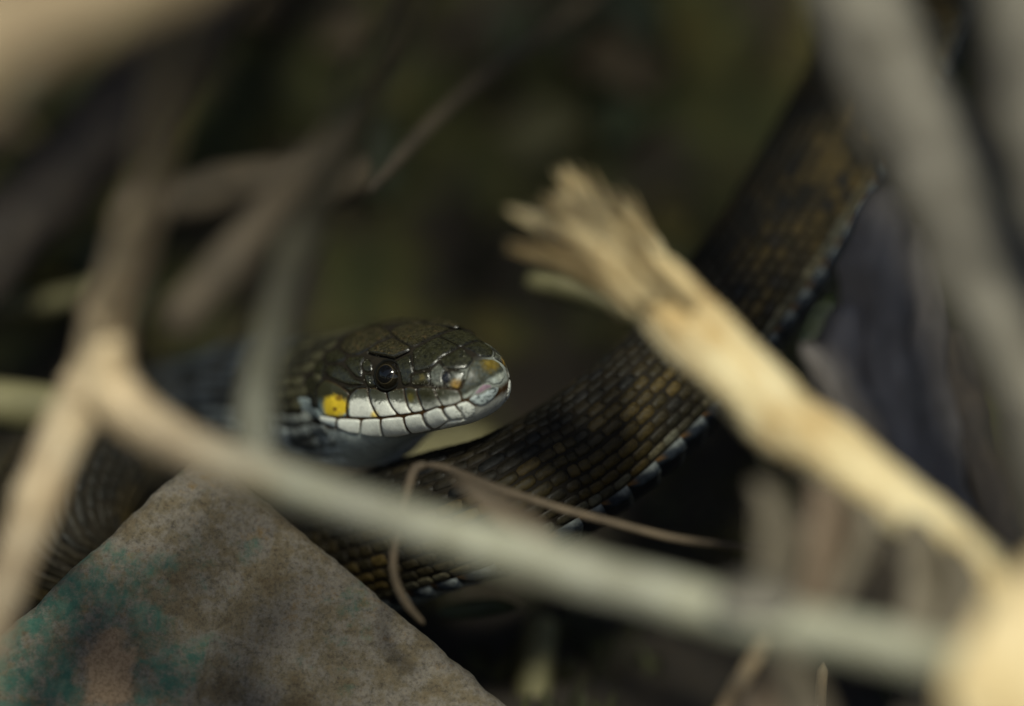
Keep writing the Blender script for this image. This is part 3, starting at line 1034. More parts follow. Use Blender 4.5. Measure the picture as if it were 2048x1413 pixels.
# ------------------------------------------------------------------ stone
def build_stone():
    # a flat weathered slab: outline of its upper face in photo pixels and depth, then its thickness away from the camera
    top = [(400, 905, .598), (428, 912, .599), (560, 1022, .599), (660, 1108, .598), (760, 1192, .597), (900, 1308, .595), (1035, 1425, .592), (1150, 1540, .588),
           (760, 1700, .556), (250, 1690, .553), (-160, 1560, .560), (-190, 1420, .571), (-60, 1318, .580), (60, 1215, .586), (140, 1135, .590), (225, 1062, .593), (305, 985, .596)]
    A, B, C_ = P(404, 922, .600), P(1035, 1425, .594), P(-60, 1318, .592)
    nrm = (B - A).cross(C_ - A).normalized()
    if nrm.dot(CAMLOC - A) < 0: nrm = -nrm
    pts = []
    for (px, py, _) in top:
        d = P(px, py, 1.0) - CAMLOC
        pts.append(CAMLOC + d * ((A - CAMLOC).dot(nrm) / d.dot(nrm)))
    cen = sum(pts, Vector()) / len(pts)
    ax = (pts[6] - cen); ax = (ax - nrm * ax.dot(nrm)).normalized(); ay = nrm.cross(ax)
    ol = [((p - cen).dot(ax), (p - cen).dot(ay)) for p in pts]
    n = len(ol)
    dense = []
    stp = 0.0007
    for i in range(n):
        a, b_ = ol[i], ol[(i + 1) % n]
        m = max(1, int(math.dist(a, b_) / stp))
        for k in range(m): dense.append((a[0] + (b_[0] - a[0]) * k / m, a[1] + (b_[1] - a[1]) * k / m))
    pin = [Vector(p) for p in dense]
    x0 = min(p[0] for p in ol); x1 = max(p[0] for p in ol); y0 = min(p[1] for p in ol); y1 = max(p[1] for p in ol)
    st = 0.0009
    y = y0
    while y < y1:
        x = x0
        while x < x1:
            if inside(ol, x, y) and pdist(ol, x, y) > st * 0.5: pin.append(Vector((x + random.uniform(-1, 1) * 1e-4, y + random.uniform(-1, 1) * 1e-4)))
            x += st
        y += st
    edges = [(i, (i + 1) % len(dense)) for i in range(len(dense))]
    ov, oe, of, *_ = delaunay_2d_cdt(pin, edges, [], 1, 1e-7)
    vs = []
    for p in ov:
        d = pdist(ol, p.x, p.y)
        rnd = 0.0011
        z = -rnd * (1 - math.sqrt(max(0, 1 - (1 - min(d, rnd) / rnd) ** 2)))
        z += 0.0008 * nz(p.x * 60 + 7.37, p.y * 60 + 3.61, 2.4) + 0.00035 * nz(p.x * 210 + 1.43, p.y * 210 + 5.57, 7.3) + 0.00016 * nz(p.x * 700, p.y * 700, 1) + 0.00007 * nz(p.x * 1900, p.y * 1900, 1)
        j1 = 0.0003 * nz(p.x * 300, p.y * 300, 5) + 0.00014 * nz(p.x * 1300, p.y * 1300, 5); j2 = 0.0003 * nz(p.x * 300, p.y * 300, 15) + 0.00014 * nz(p.x * 1300, p.y * 1300, 25)
        vs.append(cen + ax * (p.x + j1) + ay * (p.y + j2) + nrm * z)
    fs = [tuple(f) for f in of]
    a = vs[fs[0][0]]
    if (vs[fs[0][1]] - a).cross(vs[fs[0][2]] - a).dot(nrm) < 0: fs = [tuple(reversed(f)) for f in fs]
    # side wall and underside
    nd = len(dense)
    k0 = len(vs)
    for lay, (dep, ins) in enumerate(((0.004, 0.0), (0.009, 0.0006), (0.013, 0.002))):
        for i in range(nd):
            p = dense[i]
            f = 1 - ins / max(1e-6, math.hypot(*p))
            vs.append(cen + ax * p[0] * f + ay * p[1] * f + nrm * (-dep - 0.001 * nz(p[0] * 200, p[1] * 200, lay * 9)))
    idx = {}
    def near(i):
        return i
    loops = [[i for i in range(nd)], [k0 + i for i in range(nd)], [k0 + nd + i for i in range(nd)], [k0 + 2 * nd + i for i in range(nd)]]
    for A, B in zip(loops, loops[1:]):
        for i in range(nd): fs.append((A[i], A[(i + 1) % nd], B[(i + 1) % nd], B[i]))
    fs.append(tuple(loops[-1]))
    m, t, b = new_mat('weathered_stone')
    n1 = noise_node(t, 190, 9, 0.75); n2 = noise_node(t, 900, 8, 0.8); n3 = noise_node(t, 42, 5, 0.6); n4 = noise_node(t, 2300, 4, 0.7)
    base = ramp(t, n1.outputs[0], [(0.34, (0.062, 0.043, 0.019)), (0.45, (0.095, 0.076, 0.047)), (0.54, (0.128, 0.113, 0.094)), (0.64, (0.115, 0.078, 0.035))])
    sp = ramp(t, n2.outputs[0], [(0.30, (0.35, 0.33, 0.30)), (0.46, (0.92, 0.92, 0.92)), (0.70, (1.22, 1.18, 1.12))])
    mx = mixc(t, 1.0, base.outputs[0], sp.outputs[0], 'MULTIPLY')
    sp2 = ramp(t, n4.outputs[0], [(0.33, (0.55, 0.52, 0.5)), (0.5, (1, 1, 1)), (0.7, (1.12, 1.1, 1.08))])
    mx2 = mixc(t, 1.0, mx.outputs[2], sp2.outputs[0], 'MULTIPLY')
    # green algal stain: grows on the lower left of the slab
    ga = N(t, 'ShaderNodeVertexColor', layer_name='Col')
    gs = ramp(t, noise_node(t, 105, 8, 0.7).outputs[0], [(0.36, (0, 0, 0)), (0.62, (1, 1, 1))])
    gm = N(t, 'ShaderNodeMath', operation='ADD'); sg = N(t, 'ShaderNodeSeparateColor'); t.links.new(ga.outputs[0], sg.inputs[0]); t.links.new(sg.outputs[0], gm.inputs[0]); t.links.new(gs.outputs[0], gm.inputs[1])
    gf = ramp(t, noise_node(t, 480, 7, 0.75).outputs[0], [(0.42, (0.05, 0.05, 0.05)), (0.60, (1, 1, 1))])
    gr0 = ramp(t, gm.outputs[0], [(0.60, (0, 0, 0)), (1.0, (1, 1, 1))])
    gr = mixc(t, 1.0, gr0.outputs[0], gf.outputs[0], 'MULTIPLY')
    gcol = ramp(t, noise_node(t, 330, 6, 0.7).outputs[0], [(0.3, (0.007, 0.028, 0.022)), (0.5, (0.020, 0.072, 0.052)), (0.62, (0.06, 0.105, 0.075)), (0.72, (0.13, 0.125, 0.085))])
    mx3 = mixc(t, gr.outputs[2], mx2.outputs[2], gcol.outputs[0])
    pk = N(t, 'ShaderNodeMath', operation='MULTIPLY_ADD'); t.links.new(n2.outputs[0], pk.inputs[0]); pk.inputs[1].default_value = 0.9; t.links.new(sg.outputs[1], pk.inputs[2])
    pr = ramp(t, pk.outputs[0], [(0.72, (0, 0, 0)), (1.0, (1, 1, 1))])
    pc = ramp(t, n4.outputs[0], [(0.35, (0.115, 0.074, 0.040)), (0.6, (0.20, 0.138, 0.088))])
    mx4 = mixc(t, pr.outputs[0], mx3.outputs[2], pc.outputs[0])
    t.links.new(mx4.outputs[2], b.inputs['Base Color'])
    b.inputs['Roughness'].default_value = 0.85
    bump(t, b, n2.outputs[0], 0.0006, 0.8)
    cs = []
    for v in vs:
        px, py, d = to_px(v)
        g = 0.95 * sstep(330, 40, math.hypot((px - 90) * 0.9, (py - 1330) * 1.15)) + 0.45 * sstep(200, 40, math.hypot((px - 260) * 0.9, (py - 1160) * 1.3))
        g *= 1 - 0.95 * sstep(98, 45, math.hypot((px - 218) * 1.15, (py - 1345) * 0.7) + 34 * nz(px / 38, py / 38, 3))
        g += 0.35 * sstep(40, 10, math.hypot(px - 690, (py - 1385) * 1.6)) - 0.12 * sstep(300, 700, px)
        pk = 0.7 * sstep(92, 30, math.hypot((px - 218) * 1.15, (py - 1345) * 0.7) + 34 * nz(px / 38, py / 38, 3) + 14 * nz(px / 13, py / 13, 8))
        cs.append((g, pk, 0))
    o = link('stone', vs, fs, m, None, cs, True, cen)
    tag(o, 'weathered tan stone slab with teal green algae stain in the lower left corner', 'stone')


def pdist(poly, x, y):
    best = 1e9
    n = len(poly)
    for i in range(n):
        x0, y0 = poly[i]; x1, y1 = poly[(i + 1) % n]
        dx, dy = x1 - x0, y1 - y0
        t = max(0, min(1, ((x - x0) * dx + (y - y0) * dy) / (dx * dx + dy * dy + 1e-18)))
        best = min(best, math.hypot(x - x0 - t * dx, y - y0 - t * dy))
    return best


build_stone()


# ------------------------------------------------------------------ sticks, stalks and leaves
def run_on(inner, end, length):
    """points that carry a stick on past its last point; it stops where it enters the soil"""
    a, b_ = Vector(inner[:3]), Vector(end[:3])
    d = (b_ - a).normalized()
    out = []
    k = 0.0
    while k < length:
        k += 0.02
        p = b_ + d * k + Vector((0, 0, -0.25 * k * k))
        f = 1 - 0.55 * k / length if d.z > 0 else 1.0
        out.append([p.x, p.y, p.z, end[3] * f])
        if p.z < GZ - 0.004: break
    return list(reversed(out))


def tube_mesh(pts, seg=22, step=0.0009, rough=0.05, ridges=0, seed=0, flat=1.0, ext=(0, 0)):
    """pts: (px, py, depth, radius mm); a closed tapering tube with knots, kinks and ridges, and fibre coordinates"""
    rn = random.Random(int(seed * 13) + 5)
    q = []
    for (px, py, d, r) in pts:
        w = P(px, py, d); q.append([w.x, w.y, w.z, r * 0.001])
    if ext[0]: q = run_on(q[1], q[0], ext[0]) + q
    if ext[1]: q = q + list(reversed(run_on(q[-2], q[-1], ext[1])))
    q = catmull(q, step)
    n = len(q)
    acc = [0.0]
    for i in range(1, n): acc.append(acc[-1] + math.dist(q[i][:3], q[i - 1][:3]))
    knots = []
    x = rn.uniform(0.004, 0.014)
    while x < acc[-1]:
        knots.append((x, rn.uniform(0.06, 0.20), rn.uniform(0.0007, 0.0016), rn.uniform(0, 6.28)))
        x += rn.uniform(0.008, 0.022)
    vs, fs, cs = [], [], []
    pu = UP.copy()
    for i in range(n):
        a = Vector(q[max(i - 1, 0)][:3]); b_ = Vector(q[min(i + 1, n - 1)][:3])
        T = (b_ - a).normalized()
        S = T.cross(pu).normalized(); U = S.cross(T); pu = U
        c = Vector(q[i][:3]); r0 = max(q[i][3], 1e-5); l = acc[i]
        c = c + S * r0 * 0.22 * nz(l * 95, seed * 3.3) + U * r0 * 0.22 * nz(l * 95, seed * 3.3 + 50)
        end = min(l, acc[-1] - l)
        cap = math.sqrt(max(0.0, 1 - (1 - min(1, end / (r0 * 0.6))) ** 2)) if end < r0 * 0.6 else 1.0
        r = r0 * max(cap, 0.05) * (1 + 0.12 * nz(l * 60, seed * 7.1))
        for k in range(seg):
            an = 2 * math.pi * k / seg
            ca, sa = math.cos(an), math.sin(an)
            rr = r * (1 + rough * nz(ca * 2.2 + seed, sa * 2.2, l * 160) + (ridges and 0.06 * math.sin(an * ridges + nz(l * 40, seed) * 2)))
            for (kx, kh, kw, ka) in knots:
                if abs(l - kx) < 3 * kw: rr += r * kh * math.exp(-((l - kx) / kw) ** 2) * (0.55 + 0.45 * math.cos(an - ka))
            vs.append(c + S * ca * rr + U * sa * rr * flat)
            cs.append((ca * 0.5 + 0.5, sa * 0.5 + 0.5, l * 10))
    for i in range(n - 1):
        for k in range(seg):
            k2 = (k + 1) % seg
            fs.append((i * seg + k, (i + 1) * seg + k, (i + 1) * seg + k2, i * seg + k2))
    fs.append(tuple(range(seg))); fs.append(tuple(reversed(range((n - 1) * seg, n * seg))))
    return vs, fs, cs


def stick(name, pts, mat, label=None, cat=None, parent=None, group=None, **kw):
    vs, fs, cs = tube_mesh(pts, **kw)
    o = link(name, vs, fs, mat, parent, cs, True, P(*pts[0][:3]))
    if label: tag(o, label, cat, group)
    return o


# the forked dry stalk across the front
fk = empty('forked_dry_stalk', P(190, 770, .542), 'long pale forked stalk crossing in front of the snake, from left edge to lower right', 'stalk')
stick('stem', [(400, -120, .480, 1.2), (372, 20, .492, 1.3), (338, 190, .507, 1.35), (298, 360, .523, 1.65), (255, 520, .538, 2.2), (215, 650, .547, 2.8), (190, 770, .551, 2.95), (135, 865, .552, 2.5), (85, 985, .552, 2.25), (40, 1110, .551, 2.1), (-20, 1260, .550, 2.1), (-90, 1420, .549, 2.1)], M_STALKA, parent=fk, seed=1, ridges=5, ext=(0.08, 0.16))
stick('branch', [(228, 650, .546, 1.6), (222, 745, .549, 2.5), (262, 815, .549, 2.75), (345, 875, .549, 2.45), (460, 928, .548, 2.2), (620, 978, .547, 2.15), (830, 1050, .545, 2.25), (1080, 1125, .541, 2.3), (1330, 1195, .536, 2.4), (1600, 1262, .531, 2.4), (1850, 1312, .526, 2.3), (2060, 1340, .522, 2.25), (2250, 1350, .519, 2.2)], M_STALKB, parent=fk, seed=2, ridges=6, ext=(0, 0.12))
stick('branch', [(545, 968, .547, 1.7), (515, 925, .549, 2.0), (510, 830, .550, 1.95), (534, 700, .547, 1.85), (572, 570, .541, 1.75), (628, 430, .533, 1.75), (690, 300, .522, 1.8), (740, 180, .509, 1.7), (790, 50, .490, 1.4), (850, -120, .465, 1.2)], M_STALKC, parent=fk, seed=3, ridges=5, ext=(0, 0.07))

# sunlit broken stem
bs = empty('broken_straw_stem', P(1500, 760, .572), 'bright straw yellow stem with splintered end, slanting over the snake', 'stem')
stick('stem', [(1225, 490, .567, 2.6), (1270, 540, .564, 3.2), (1340, 615, .562, 3.45), (1430, 705, .560, 3.45), (1540, 810, .557, 3.45), (1660, 905, .553, 3.3), (1780, 1000, .550, 3.0), (1880, 1080, .548, 2.75), (1980, 1155, .543, 2.65), (2110, 1250, .537, 2.65), (2260, 1350, .53, 2.65)], M_STRAW, parent=bs, seed=4, ridges=7, rough=0.25, ext=(0, 0.14))
for sp_ in ([(1320, 600, .563, 3.0), (1245, 510, .563, 3.1), (1195, 445, .563, 2.7), (1162, 400, .563, 2.0), (1142, 365, .564, 1.2), (1126, 332, .564, 0.3)],
            [(1300, 600, .561, 2.3), (1225, 530, .560, 2.8), (1155, 482, .560, 2.3), (1100, 454, .560, 1.6), (1052, 434, .560, 0.9), (1010, 415, .560, 0.25)],
            [(1345, 610, .567, 2.6), (1312, 545, .569, 2.4), (1288, 490, .571, 1.8), (1266, 442, .573, 1.1), (1245, 400, .574, 0.3)],
            [(1290, 570, .562, 2.4), (1225, 490, .562, 2.4), (1178, 442, .562, 1.9), (1138, 410, .562, 1.1), (1104, 386, .562, 0.25)]):
    stick('splinter', sp_, M_STRAW, parent=bs, seed=sp_[0][0], rough=0.4, ridges=3, flat=0.7)
rs = random.Random(21)
for i in range(44):
    t = rs.random()
    ex, ey = lerp(1015, 1262, t) + rs.uniform(-22, 22), (interp([(0, 425), (.35, 350), (.5, 318), (.7, 345), (1, 400)], t)) + rs.uniform(-10, 110)
    bx, by = lerp(1205, 1335, t) + rs.uniform(-8, 8), lerp(545, 525, t) + rs.uniform(0, 40)
    d0 = .560 + rs.uniform(-.003, .008)
    mx_, my_ = lerp(bx, ex, .5) + rs.uniform(-9, 9), lerp(by, ey, .5) + rs.uniform(-9, 9)
    r_ = rs.uniform(.35, 1.05)
    stick('splinter', [(bx + 60, by + 60, d0, r_), (bx, by, d0, r_ * 1.05), (mx_, my_, d0, r_), (lerp(mx_, ex, .6), lerp(my_, ey, .6), d0 + rs.uniform(-.001, .001), r_ * .6), (ex, ey, d0, .1)], M_STRAW, parent=bs, seed=300 + i, rough=0.4, ridges=2, flat=0.6, seg=8)
stick('torn_fibre', [(1560, 850, .562, 1.8), (1545, 890, .561, 1.7), (1552, 935, .560, 0.7)], M_STRAW, parent=bs, seed=11, rough=0.25)

# thin bent tendril in front of the coil
td = empty('thin_tendril', P(840, 932, .589), 'thin brown tendril bent at a right angle below the snake chin', 'twig')
stick('stem', [(850, 930, .586, .36), (905, 941, .585, .42), (1000, 978, .584, .44), (1100, 1012, .583, .4), (1210, 1042, .582, .42), (1330, 1072, .581, .38), (1440, 1090, .58, .36), (1560, 1100, .579, .3)], M_BROWN, parent=td, seed=5, step=0.0006, rough=0.3)
stick('hanging_end', [(858, 930, .586, .42), (832, 936, .586, .55), (818, 972, .585, .48), (802, 1040, .584, .38), (788, 1105, .583, .4), (792, 1160, .583, .42), (818, 1212, .584, .4), (850, 1250, .585, .25)], M_BROWN, parent=td, seed=6, step=0.0006, rough=0.3)

# grey branches at the right
stick('grey_branch', [(1640, -220, .540, 5.1), (1730, 0, .538, 5.3), (1800, 170, .536, 5.0), (1880, 340, .535, 5.1), (1968, 520, .534, 5.3), (2050, 700, .533, 5.4), (2125, 900, .532, 5.4), (2200, 1120, .531, 5.4)], M_GREYB, 'thick blurred grey branch slanting down the right edge', 'branch', seed=8, rough=0.3, ridges=3, ext=(0.16, 0.16))
stick('grey_branch', [(2010, -250, .516, 3.9), (2040, 0, .518, 3.9), (2080, 260, .520, 4.0), (2150, 480, .522, 4.0)], M_GREYB, 'pale grey branch cut off by the upper right corner', 'branch', seed=9, rough=0.3, ridges=3, ext=(0.14, 0.16))
# upper left foreground branch
stick('foreground_branch', [(-330, 270, .450, 5.3), (-120, 110, .454, 5.0), (60, 20, .458, 4.5), (230, -45, .462, 3.9), (420, -120, .467, 3.3)], M_TANST, 'wide tan foreground branch filling the upper left corner, badly out of focus', 'branch', seed=10, ext=(0.2, 0.08))
# brown stalks behind the head on the left
stick('brown_stalk', [(328, 668, .546, 1.5), (352, 638, .546, 2.3), (400, 588, .547, 2.4), (480, 500, .548, 2.3), (560, 410, .547, 2.0), (650, 310, .543, 1.7), (735, 200, .538, 1.4), (800, 80, .53, 1.2), (860, -60, .52, 1.1)], M_STALKD, 'brown blunt-ended stalk behind the pale upright stem', 'stalk', seed=12, rough=0.12, ext=(0, 0.1))
stick('brown_stalk', [(240, 420, .640, 2.8), (380, 398, .638, 3.2), (520, 378, .635, 3.4), (640, 360, .632, 3.2), (740, 345, .630, 2.4)], M_DIMBR, 'dim level brown stalk between the two upright stems', 'stalk', seed=13, rough=0.12)
stick('dark_stick', [(450, -40, .660, 4.6), (360, 90, .655, 4.9), (240, 230, .65, 5.0), (110, 370, .645, 5.0), (-40, 530, .64, 5.0), (-150, 650, .636, 5.0)], M_DARKW, 'dark rotten stick slanting through the upper left shadow', 'stick', seed=14, rough=0.12, ext=(0.1, 0.12))
stick('thin_twig', [(735, 385, .618, .5), (790, 325, .622, .7), (860, 250, .628, .8), (960, 160, .636, .8), (1090, 70, .645, .8), (1230, -40, .655, .8)], M_DIMBR, 'thin brown twig slanting up behind the snake head', 'twig', seed=15, ext=(0, 0.06))
stick('pale_twig', [(-60, 620, .655, 1.2), (30, 612, .652, 1.3), (110, 600, .650, 1.2), (200, 570, .650, .9)], M_OLIVE, 'pale bluish twig low at the left edge above the olive stub', 'twig', seed=16, ext=(0.08, 0))
stick('olive_stub', [(-90, 795, .568, 2.3), (20, 808, .567, 2.4), (110, 818, .566, 2.2), (170, 825, .565, 1.3)], M_OLIVE, 'short olive stub poking in from the left edge', 'stub', seed=17, ext=(0.12, 0))
stick('twig_stub', [(1048, 562, .628, 1.3), (1095, 566, .628, 2.4), (1160, 578, .627, 2.5), (1250, 610, .625, 2.2), (1340, 660, .622, 1.8)], M_OLIVE, 'dull olive twig end tucked under the broken straw stem', 'twig', seed=18, flat=0.7)
stick('straw_stub', [(1085, 1230, .63, 1.9), (1075, 1300, .628, 2.1), (1066, 1370, .626, 2.2), (1058, 1480, .623, 2.2)], M_OLIVE, 'dim upright straw stub below the long reed at bottom centre', 'stub', seed=19, ext=(0, 0.1))
for i, (pts_, lab) in enumerate([
        ([(1560, 1230, .57, .8), (1500, 1330, .57, .9), (1440, 1440, .57, .9)], 'thin slanting straw below the reed, left one of the lower right pair'),
        ([(1605, 1240, .565, 1.2), (1570, 1330, .565, 1.3), (1535, 1450, .565, 1.3)], 'thicker straw below the reed, right one of the lower right pair'),
        ([(1648, 1325, .592, .55), (1644, 1365, .592, .6), (1640, 1430, .592, .6)], 'tiny sharp upright straw at the bottom edge')]):
    stick('straw', pts_, M_TANST, lab, 'straw', seed=20 + i, group='straws at the bottom edge', ext=(0, 0.1))


def sheet(name, outline, depth_fn, mat, label, cat, thick=0.0006, curl=0.002, seed=0, cell=0.0016, ridged=False, group=None):
    """a leaf or bark flake: outline in photo pixels, its own depth, curl and thickness"""
    pts = [P(x, y, depth_fn(x, y)) for x, y in outline]
    cen = sum(pts, Vector()) / len(pts)
    nrm = Vector((0, 0, 0))
    for i in range(len(pts)): nrm += (pts[i] - cen).cross(pts[(i + 1) % len(pts)] - cen)
    nrm.normalize()
    if nrm.dot(CAMLOC - cen) < 0: nrm = -nrm
    ax = (pts[0] - cen); ax = (ax - nrm * ax.dot(nrm)).normalized(); ay = nrm.cross(ax)
    ol = chaikin([((p - cen).dot(ax), (p - cen).dot(ay)) for p in pts], 2, 0.22)
    dense = []
    for i in range(len(ol)):
        a, b_ = ol[i], ol[(i + 1) % len(ol)]
        m = max(1, int(math.dist(a, b_) / cell))
        for k in range(m): dense.append((a[0] + (b_[0] - a[0]) * k / m, a[1] + (b_[1] - a[1]) * k / m))
    dense = [(x * (1 + 0.06 * nz(x * 500, y * 500, seed)), y * (1 + 0.06 * nz(x * 500, y * 500, seed + 4))) for x, y in dense]
    pin = [Vector(p) for p in dense]
    x0 = min(p[0] for p in dense); x1 = max(p[0] for p in dense); y0 = min(p[1] for p in dense); y1 = max(p[1] for p in dense)
    y = y0
    while y < y1:
        x = x0
        while x < x1:
            if inside(dense, x, y) and pdist(dense, x, y) > cell * 0.5: pin.append(Vector((x, y)))
            x += cell
        y += cell
    ov, oe, of, *_ = delaunay_2d_cdt(pin, [(i, (i + 1) % len(dense)) for i in range(len(dense))], [], 1, 1e-7)
    W = max(abs(y0), abs(y1)) + 1e-6
    up, dn = [], []
    for p in ov:
        z = -curl * (p.y / W) ** 2 + 0.35 * curl * nz(p.x * 120, p.y * 120, seed) + 0.12 * curl * nz(p.x * 500, p.y * 500, seed)
        if ridged: z += 0.0005 * math.sin(p.y * 2400 + 3 * nz(p.x * 90, p.y * 90, seed))
        q = cen + ax * p.x + ay * p.y + nrm * z
        up.append(q); dn.append(q - nrm * thick)
    n = len(up)
    fs = []
    for f in of:
        f = tuple(f)
        a = ov[f[0]]; b_ = ov[f[1]]; c = ov[f[2]]
        if (b_ - a).cross(c - a) < 0: f = tuple(reversed(f))
        fs.append(f); fs.append(tuple(v + n for v in reversed(f)))
    nd = len(dense)
    for i in range(nd): fs.append((i, n + i, n + (i + 1) % nd, (i + 1) % nd))
    o = link(name, up + dn, fs, mat, None, None, True, cen)
    return tag(o, label, cat, group)


# grey-violet bark behind the bright stem
for i, (pp, mm, lab) in enumerate([
        ([(1772, 372, .576, 1.0), (1765, 450, .575, 2.8), (1748, 580, .574, 3.6), (1735, 720, .572, 3.9), (1765, 880, .570, 3.9), (1820, 1040, .567, 3.6)], M_PURPLE, 'grey violet bark strip right beside the upper snake coil'),
        ([(1815, 450, .579, 1.6), (1832, 600, .578, 3.1), (1842, 780, .576, 3.7), (1872, 940, .573, 3.7), (1925, 1100, .569, 3.4)], M_PURPLE, 'grey violet bark strip in the middle of the bark pile, half under the grey branch'),
        ([(1695, 610, .573, 1.6), (1676, 720, .572, 3.0), (1690, 830, .570, 3.4), (1745, 940, .567, 3.0), (1800, 1030, .565, 2.4)], M_PURPLE, 'short violet bark strip just above the bright straw stem'),
        ([(1600, 688, .571, 1.4), (1632, 722, .571, 2.2), (1672, 800, .570, 2.4), (1720, 890, .568, 2.0)], M_PURPLE, 'stubby violet bark bit between snake coil and bright straw stem'),
        ([(1895, 660, .583, 1.4), (1925, 820, .581, 2.4), (1965, 980, .578, 2.6), (2020, 1120, .575, 2.6)], M_DARKW, 'dark bark strip along the right edge of the bark pile')]):
    stick('bark_strip', pp, mm, lab, 'bark', seed=60 + i, rough=0.45, ridges=4, flat=0.6)
sheet('olive_leaf', [(1590, 690), (1620, 620), (1665, 575), (1680, 620), (1650, 680)], lambda x, y: .606, M_LEAFG, 'small olive leaf wedged between snake coil and violet bark', 'leaf', 0.0004, 0.0008, 5)
# lower right jumble
for i, (pp, mm, lab) in enumerate([
        ([(1500, 965, .540, 1.0), (1540, 1000, .539, 2.4), (1562, 1090, .537, 3.1), (1556, 1180, .535, 2.6), (1585, 1290, .533, 2.9)], M_DULL, 'tan stub leaning on the long reed, leftmost of the stubs under the straw stem'),
        ([(1635, 960, .545, 1.0), (1660, 1040, .543, 2.7), (1640, 1130, .541, 2.3), (1610, 1230, .539, 2.6)], M_RUST, 'rusty brown stub next to the tan leftmost stub'),
        ([(1735, 1000, .546, 0.9), (1715, 1060, .545, 2.3), (1680, 1140, .543, 2.0), (1640, 1220, .541, 2.3)], M_DULL, 'pinkish tan stub left of the black gap under the straw stem'),
        ([(1815, 1030, .545, 1.0), (1850, 1110, .543, 2.8), (1845, 1200, .540, 2.4), (1852, 1310, .537, 2.7)], M_DULL, 'tan stub right of the black gap under the straw stem'),
        ([(1900, 1085, .543, 0.9), (1940, 1160, .541, 2.4), (1922, 1240, .539, 2.0), (1895, 1320, .537, 2.4)], M_DULL, 'brown stub under the lower end of the straw stem')]):
    stick('dry_stub', pp, mm, lab, 'stub', seed=80 + i, rough=0.9, ridges=3, flat=0.4, ext=(0, 0.08))
sheet('bark_flake', [(1425, 1170), (1500, 1155), (1580, 1170), (1600, 1215), (1540, 1240), (1450, 1225)], lambda x, y: .528, M_GREYB, 'bluish grey bark flake lying on the long reed', 'bark', 0.0012, 0.0012, 8)
sheet('straw_leaf', [(1905, 1330), (1955, 1240), (2030, 1150), (2130, 1090), (2300, 1060), (2560, 1120), (2780, 1290), (2560, 1420), (2300, 1530), (2000, 1560), (1900, 1450)], lambda x, y: .510, M_STRAWL, 'broad straw coloured leaf filling the lower right corner', 'leaf', 0.0006, 0.004, 9)
sheet('yellow_leaf', [(770, 930), (800, 880), (870, 850), (960, 840), (1000, 860), (960, 910), (860, 940)], lambda x, y: .640, M_OLIVE, 'yellowish fallen leaf showing under the snake chin', 'leaf', 0.0005, 0.001, 10)
sheet('green_blade', [(865, 1225), (920, 1200), (1000, 1195), (1045, 1215), (980, 1235), (910, 1240)], lambda x, y: .612, M_LEAFG, 'dark green leaf blade below the long reed beside the stone', 'leaf', 0.0004, 0.0006, 11)
sheet('shadow_leaf', [(890, 930), (960, 960), (1080, 1030), (1120, 1085), (1090, 1100), (1000, 1050), (930, 990)], lambda x, y: .566, M_BROWN, 'dull brown leaf strip hanging behind the thin tendril', 'leaf', 0.0004, 0.0012, 12)

# litter on the bank behind and on the floor: individual leaves, too blurred to tell apart
rng = random.Random(11)
protos = []
for mi, mat in enumerate((M_LEAFB, M_LEAFG, M_OLIVE)):
    vs, fs = [], []
    n = 9
    for i in range(n + 1):
        t = i / n
        hw = 0.0042 * math.sin(math.pi * min(1, t * 1.02)) ** 0.8 * (1 - 0.25 * t)
        for k in range(7):
            v = (k - 3) / 3
            vs.append(Vector(((t - 0.5) * 0.017, v * hw, 0.0018 * v * v + 0.002 * math.sin(t * 3 + mi) + 0.0003 * nz(t * 7, v * 2, mi))))
    m = len(vs)
    vs += [v - Vector((0, 0, 0.0003)) for v in vs]
    for i in range(n):
        for k in range(6):
            q = (i * 7 + k, (i + 1) * 7 + k, (i + 1) * 7 + k + 1, i * 7 + k + 1)
            fs.append(q); fs.append(tuple(v + m for v in reversed(q)))
    protos.append((vs, fs, mat))
meshes = {}
labs = ['small brown dead leaf in the shadows behind the snake', 'small dark green leaf in the shadows behind the snake', 'small yellowed leaf in the shadows behind the snake']
for i in range(24):
    px, py = rng.uniform(-40, 1700), rng.uniform(-40, 640)
    d = (P(px, py, 1.0) - CAMLOC).normalized()
    loc, nrm, fi, dist = GBVH.ray_cast(CAMLOC, d)
    if loc is None or loc.z > 0.05: continue
    mi = rng.choice((0, 0, 0, 1, 1, 2))
    if nrm.dot(d) > 0: nrm = -nrm
    nrm = (nrm + Vector((rng.uniform(-.5, .5), rng.uniform(-.5, .1), rng.uniform(-.2, .6)))).normalized()
    if mi not in meshes:
        o = link('fallen_leaf', protos[mi][0], protos[mi][1], protos[mi][2]); meshes[mi] = o.data
    else:
        o = bpy.data.objects.new('fallen_leaf', meshes[mi]); COL.objects.link(o)
    o.location = loc + nrm * 0.0025
    o.rotation_euler = (nrm.to_track_quat('Z', 'Y') @ Matrix.Rotation(rng.uniform(0, 6.28), 3, 'Z').to_quaternion()).to_euler()
    sc_ = rng.uniform(0.6, 1.25); o.scale = (sc_, sc_, sc_)
    tag(o, labs[mi], 'leaf', 'small fallen leaves in the shadows')

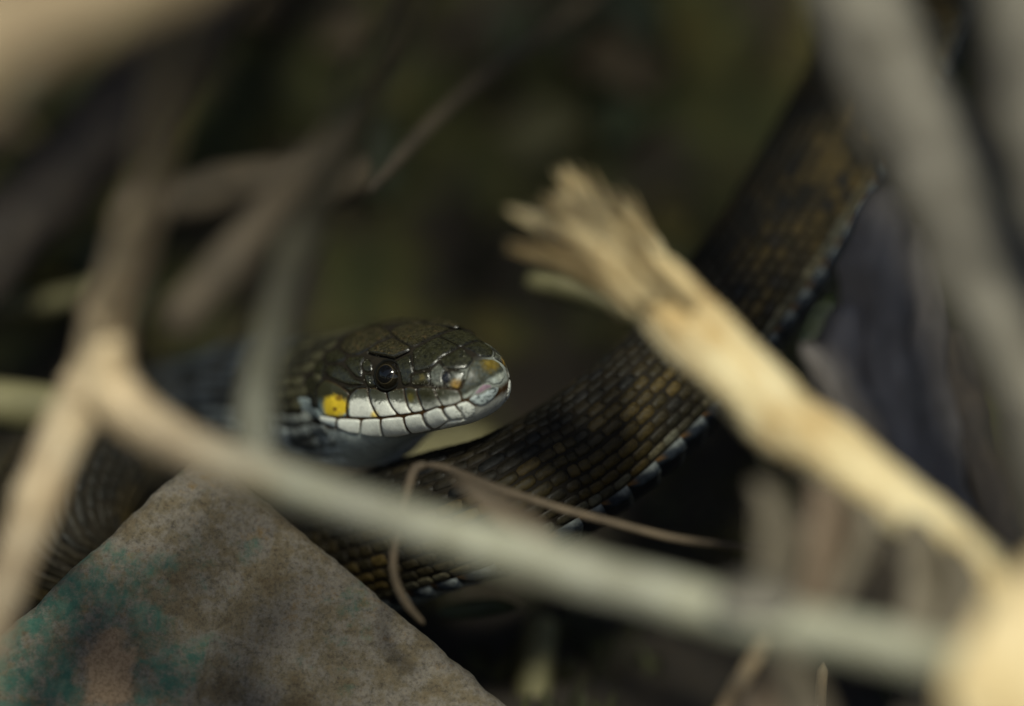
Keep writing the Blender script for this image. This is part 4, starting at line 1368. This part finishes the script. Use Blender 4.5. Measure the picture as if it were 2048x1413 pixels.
# moss on the bank, one mass
vs, fs = [], []
for i in range(5200):
    px, py = rng.uniform(-150, 2200), rng.uniform(-150, 1450)
    d = (P(px, py, 1.0) - CAMLOC).normalized()
    loc, nrm, fi, dist = GBVH.ray_cast(CAMLOC, d)
    if loc is None: continue
    if nz(loc.x * 70, loc.y * 70, loc.z * 70) < 0.0: continue
    if nrm.dot(d) > 0: nrm = -nrm
    g = (nrm + Vector((rng.gauss(0, .4), rng.gauss(0, .4), rng.gauss(.3, .3)))).normalized()
    sd_ = g.orthogonal().normalized() @ Matrix.Rotation(rng.uniform(0, 6.28), 3, g)
    h = rng.uniform(.0016, .0042); w = rng.uniform(.0003, .0007)
    k = len(vs)
    bend = Vector((rng.gauss(0, 1), rng.gauss(0, 1), 0)) * 0.0006
    vs += [loc - sd_ * w, loc + sd_ * w, loc + g * h * .6 + sd_ * w * .8 + bend * .5, loc + g * h * .6 - sd_ * w * .8 + bend * .5, loc + g * h + bend]
    fs += [(k, k + 1, k + 2, k + 3), (k + 3, k + 2, k + 4)]
M_MOSS = wood_mat('moss', (0.010, 0.013, 0.003), (0.030, 0.032, 0.007), (0.085, 0.070, 0.018), 0.8, 70)
tag(link('moss', vs, fs, M_MOSS), 'dark green moss growing on the shaded bank', 'moss', kind='stuff')

# unseen leaves added above the picture to shade and dapple the bank behind
vs, fs = [], []
rb = random.Random(17)
for i in range(1150):
    c = Vector((rb.uniform(-.24, .24), rb.uniform(-.045, .15), 0))
    lo = 0.072 if c.y < 0.06 else 0.072 + (c.y - 0.06) * 0.5
    c.z = lo + rb.uniform(0, .05)
    if to_px(c)[1] > -330: continue
    if c.x > -0.01 and rb.random() < 0.42: continue
    rot = Matrix.Rotation(rb.uniform(0, 6.28), 3, 'Z') @ Matrix.Rotation(rb.gauss(0, .5), 3, 'X') @ Matrix.Rotation(rb.gauss(0, .4), 3, 'Y')
    L = rb.uniform(.014, .028); W = L * rb.uniform(.3, .5)
    k = len(vs)
    for a in range(6):
        t = a / 5
        hw = W * .5 * math.sin(math.pi * min(.97, t * .94 + .03)) ** .8
        for v in (-1, 0, 1):
            vs.append(c + rot @ Vector(((t - .5) * L, v * hw, .12 * W * abs(v) + .1 * L * math.sin(t * 3))))
    for a in range(5):
        for v in range(2): fs.append((k + a * 3 + v, k + a * 3 + 3 + v, k + a * 3 + 4 + v, k + a * 3 + 1 + v))
tag(link('added_shade_leaves', vs, fs, M_LEAFB), 'unseen mass of brown leaves added above the hollow for shade', 'added_shade_leaves', kind='stuff')
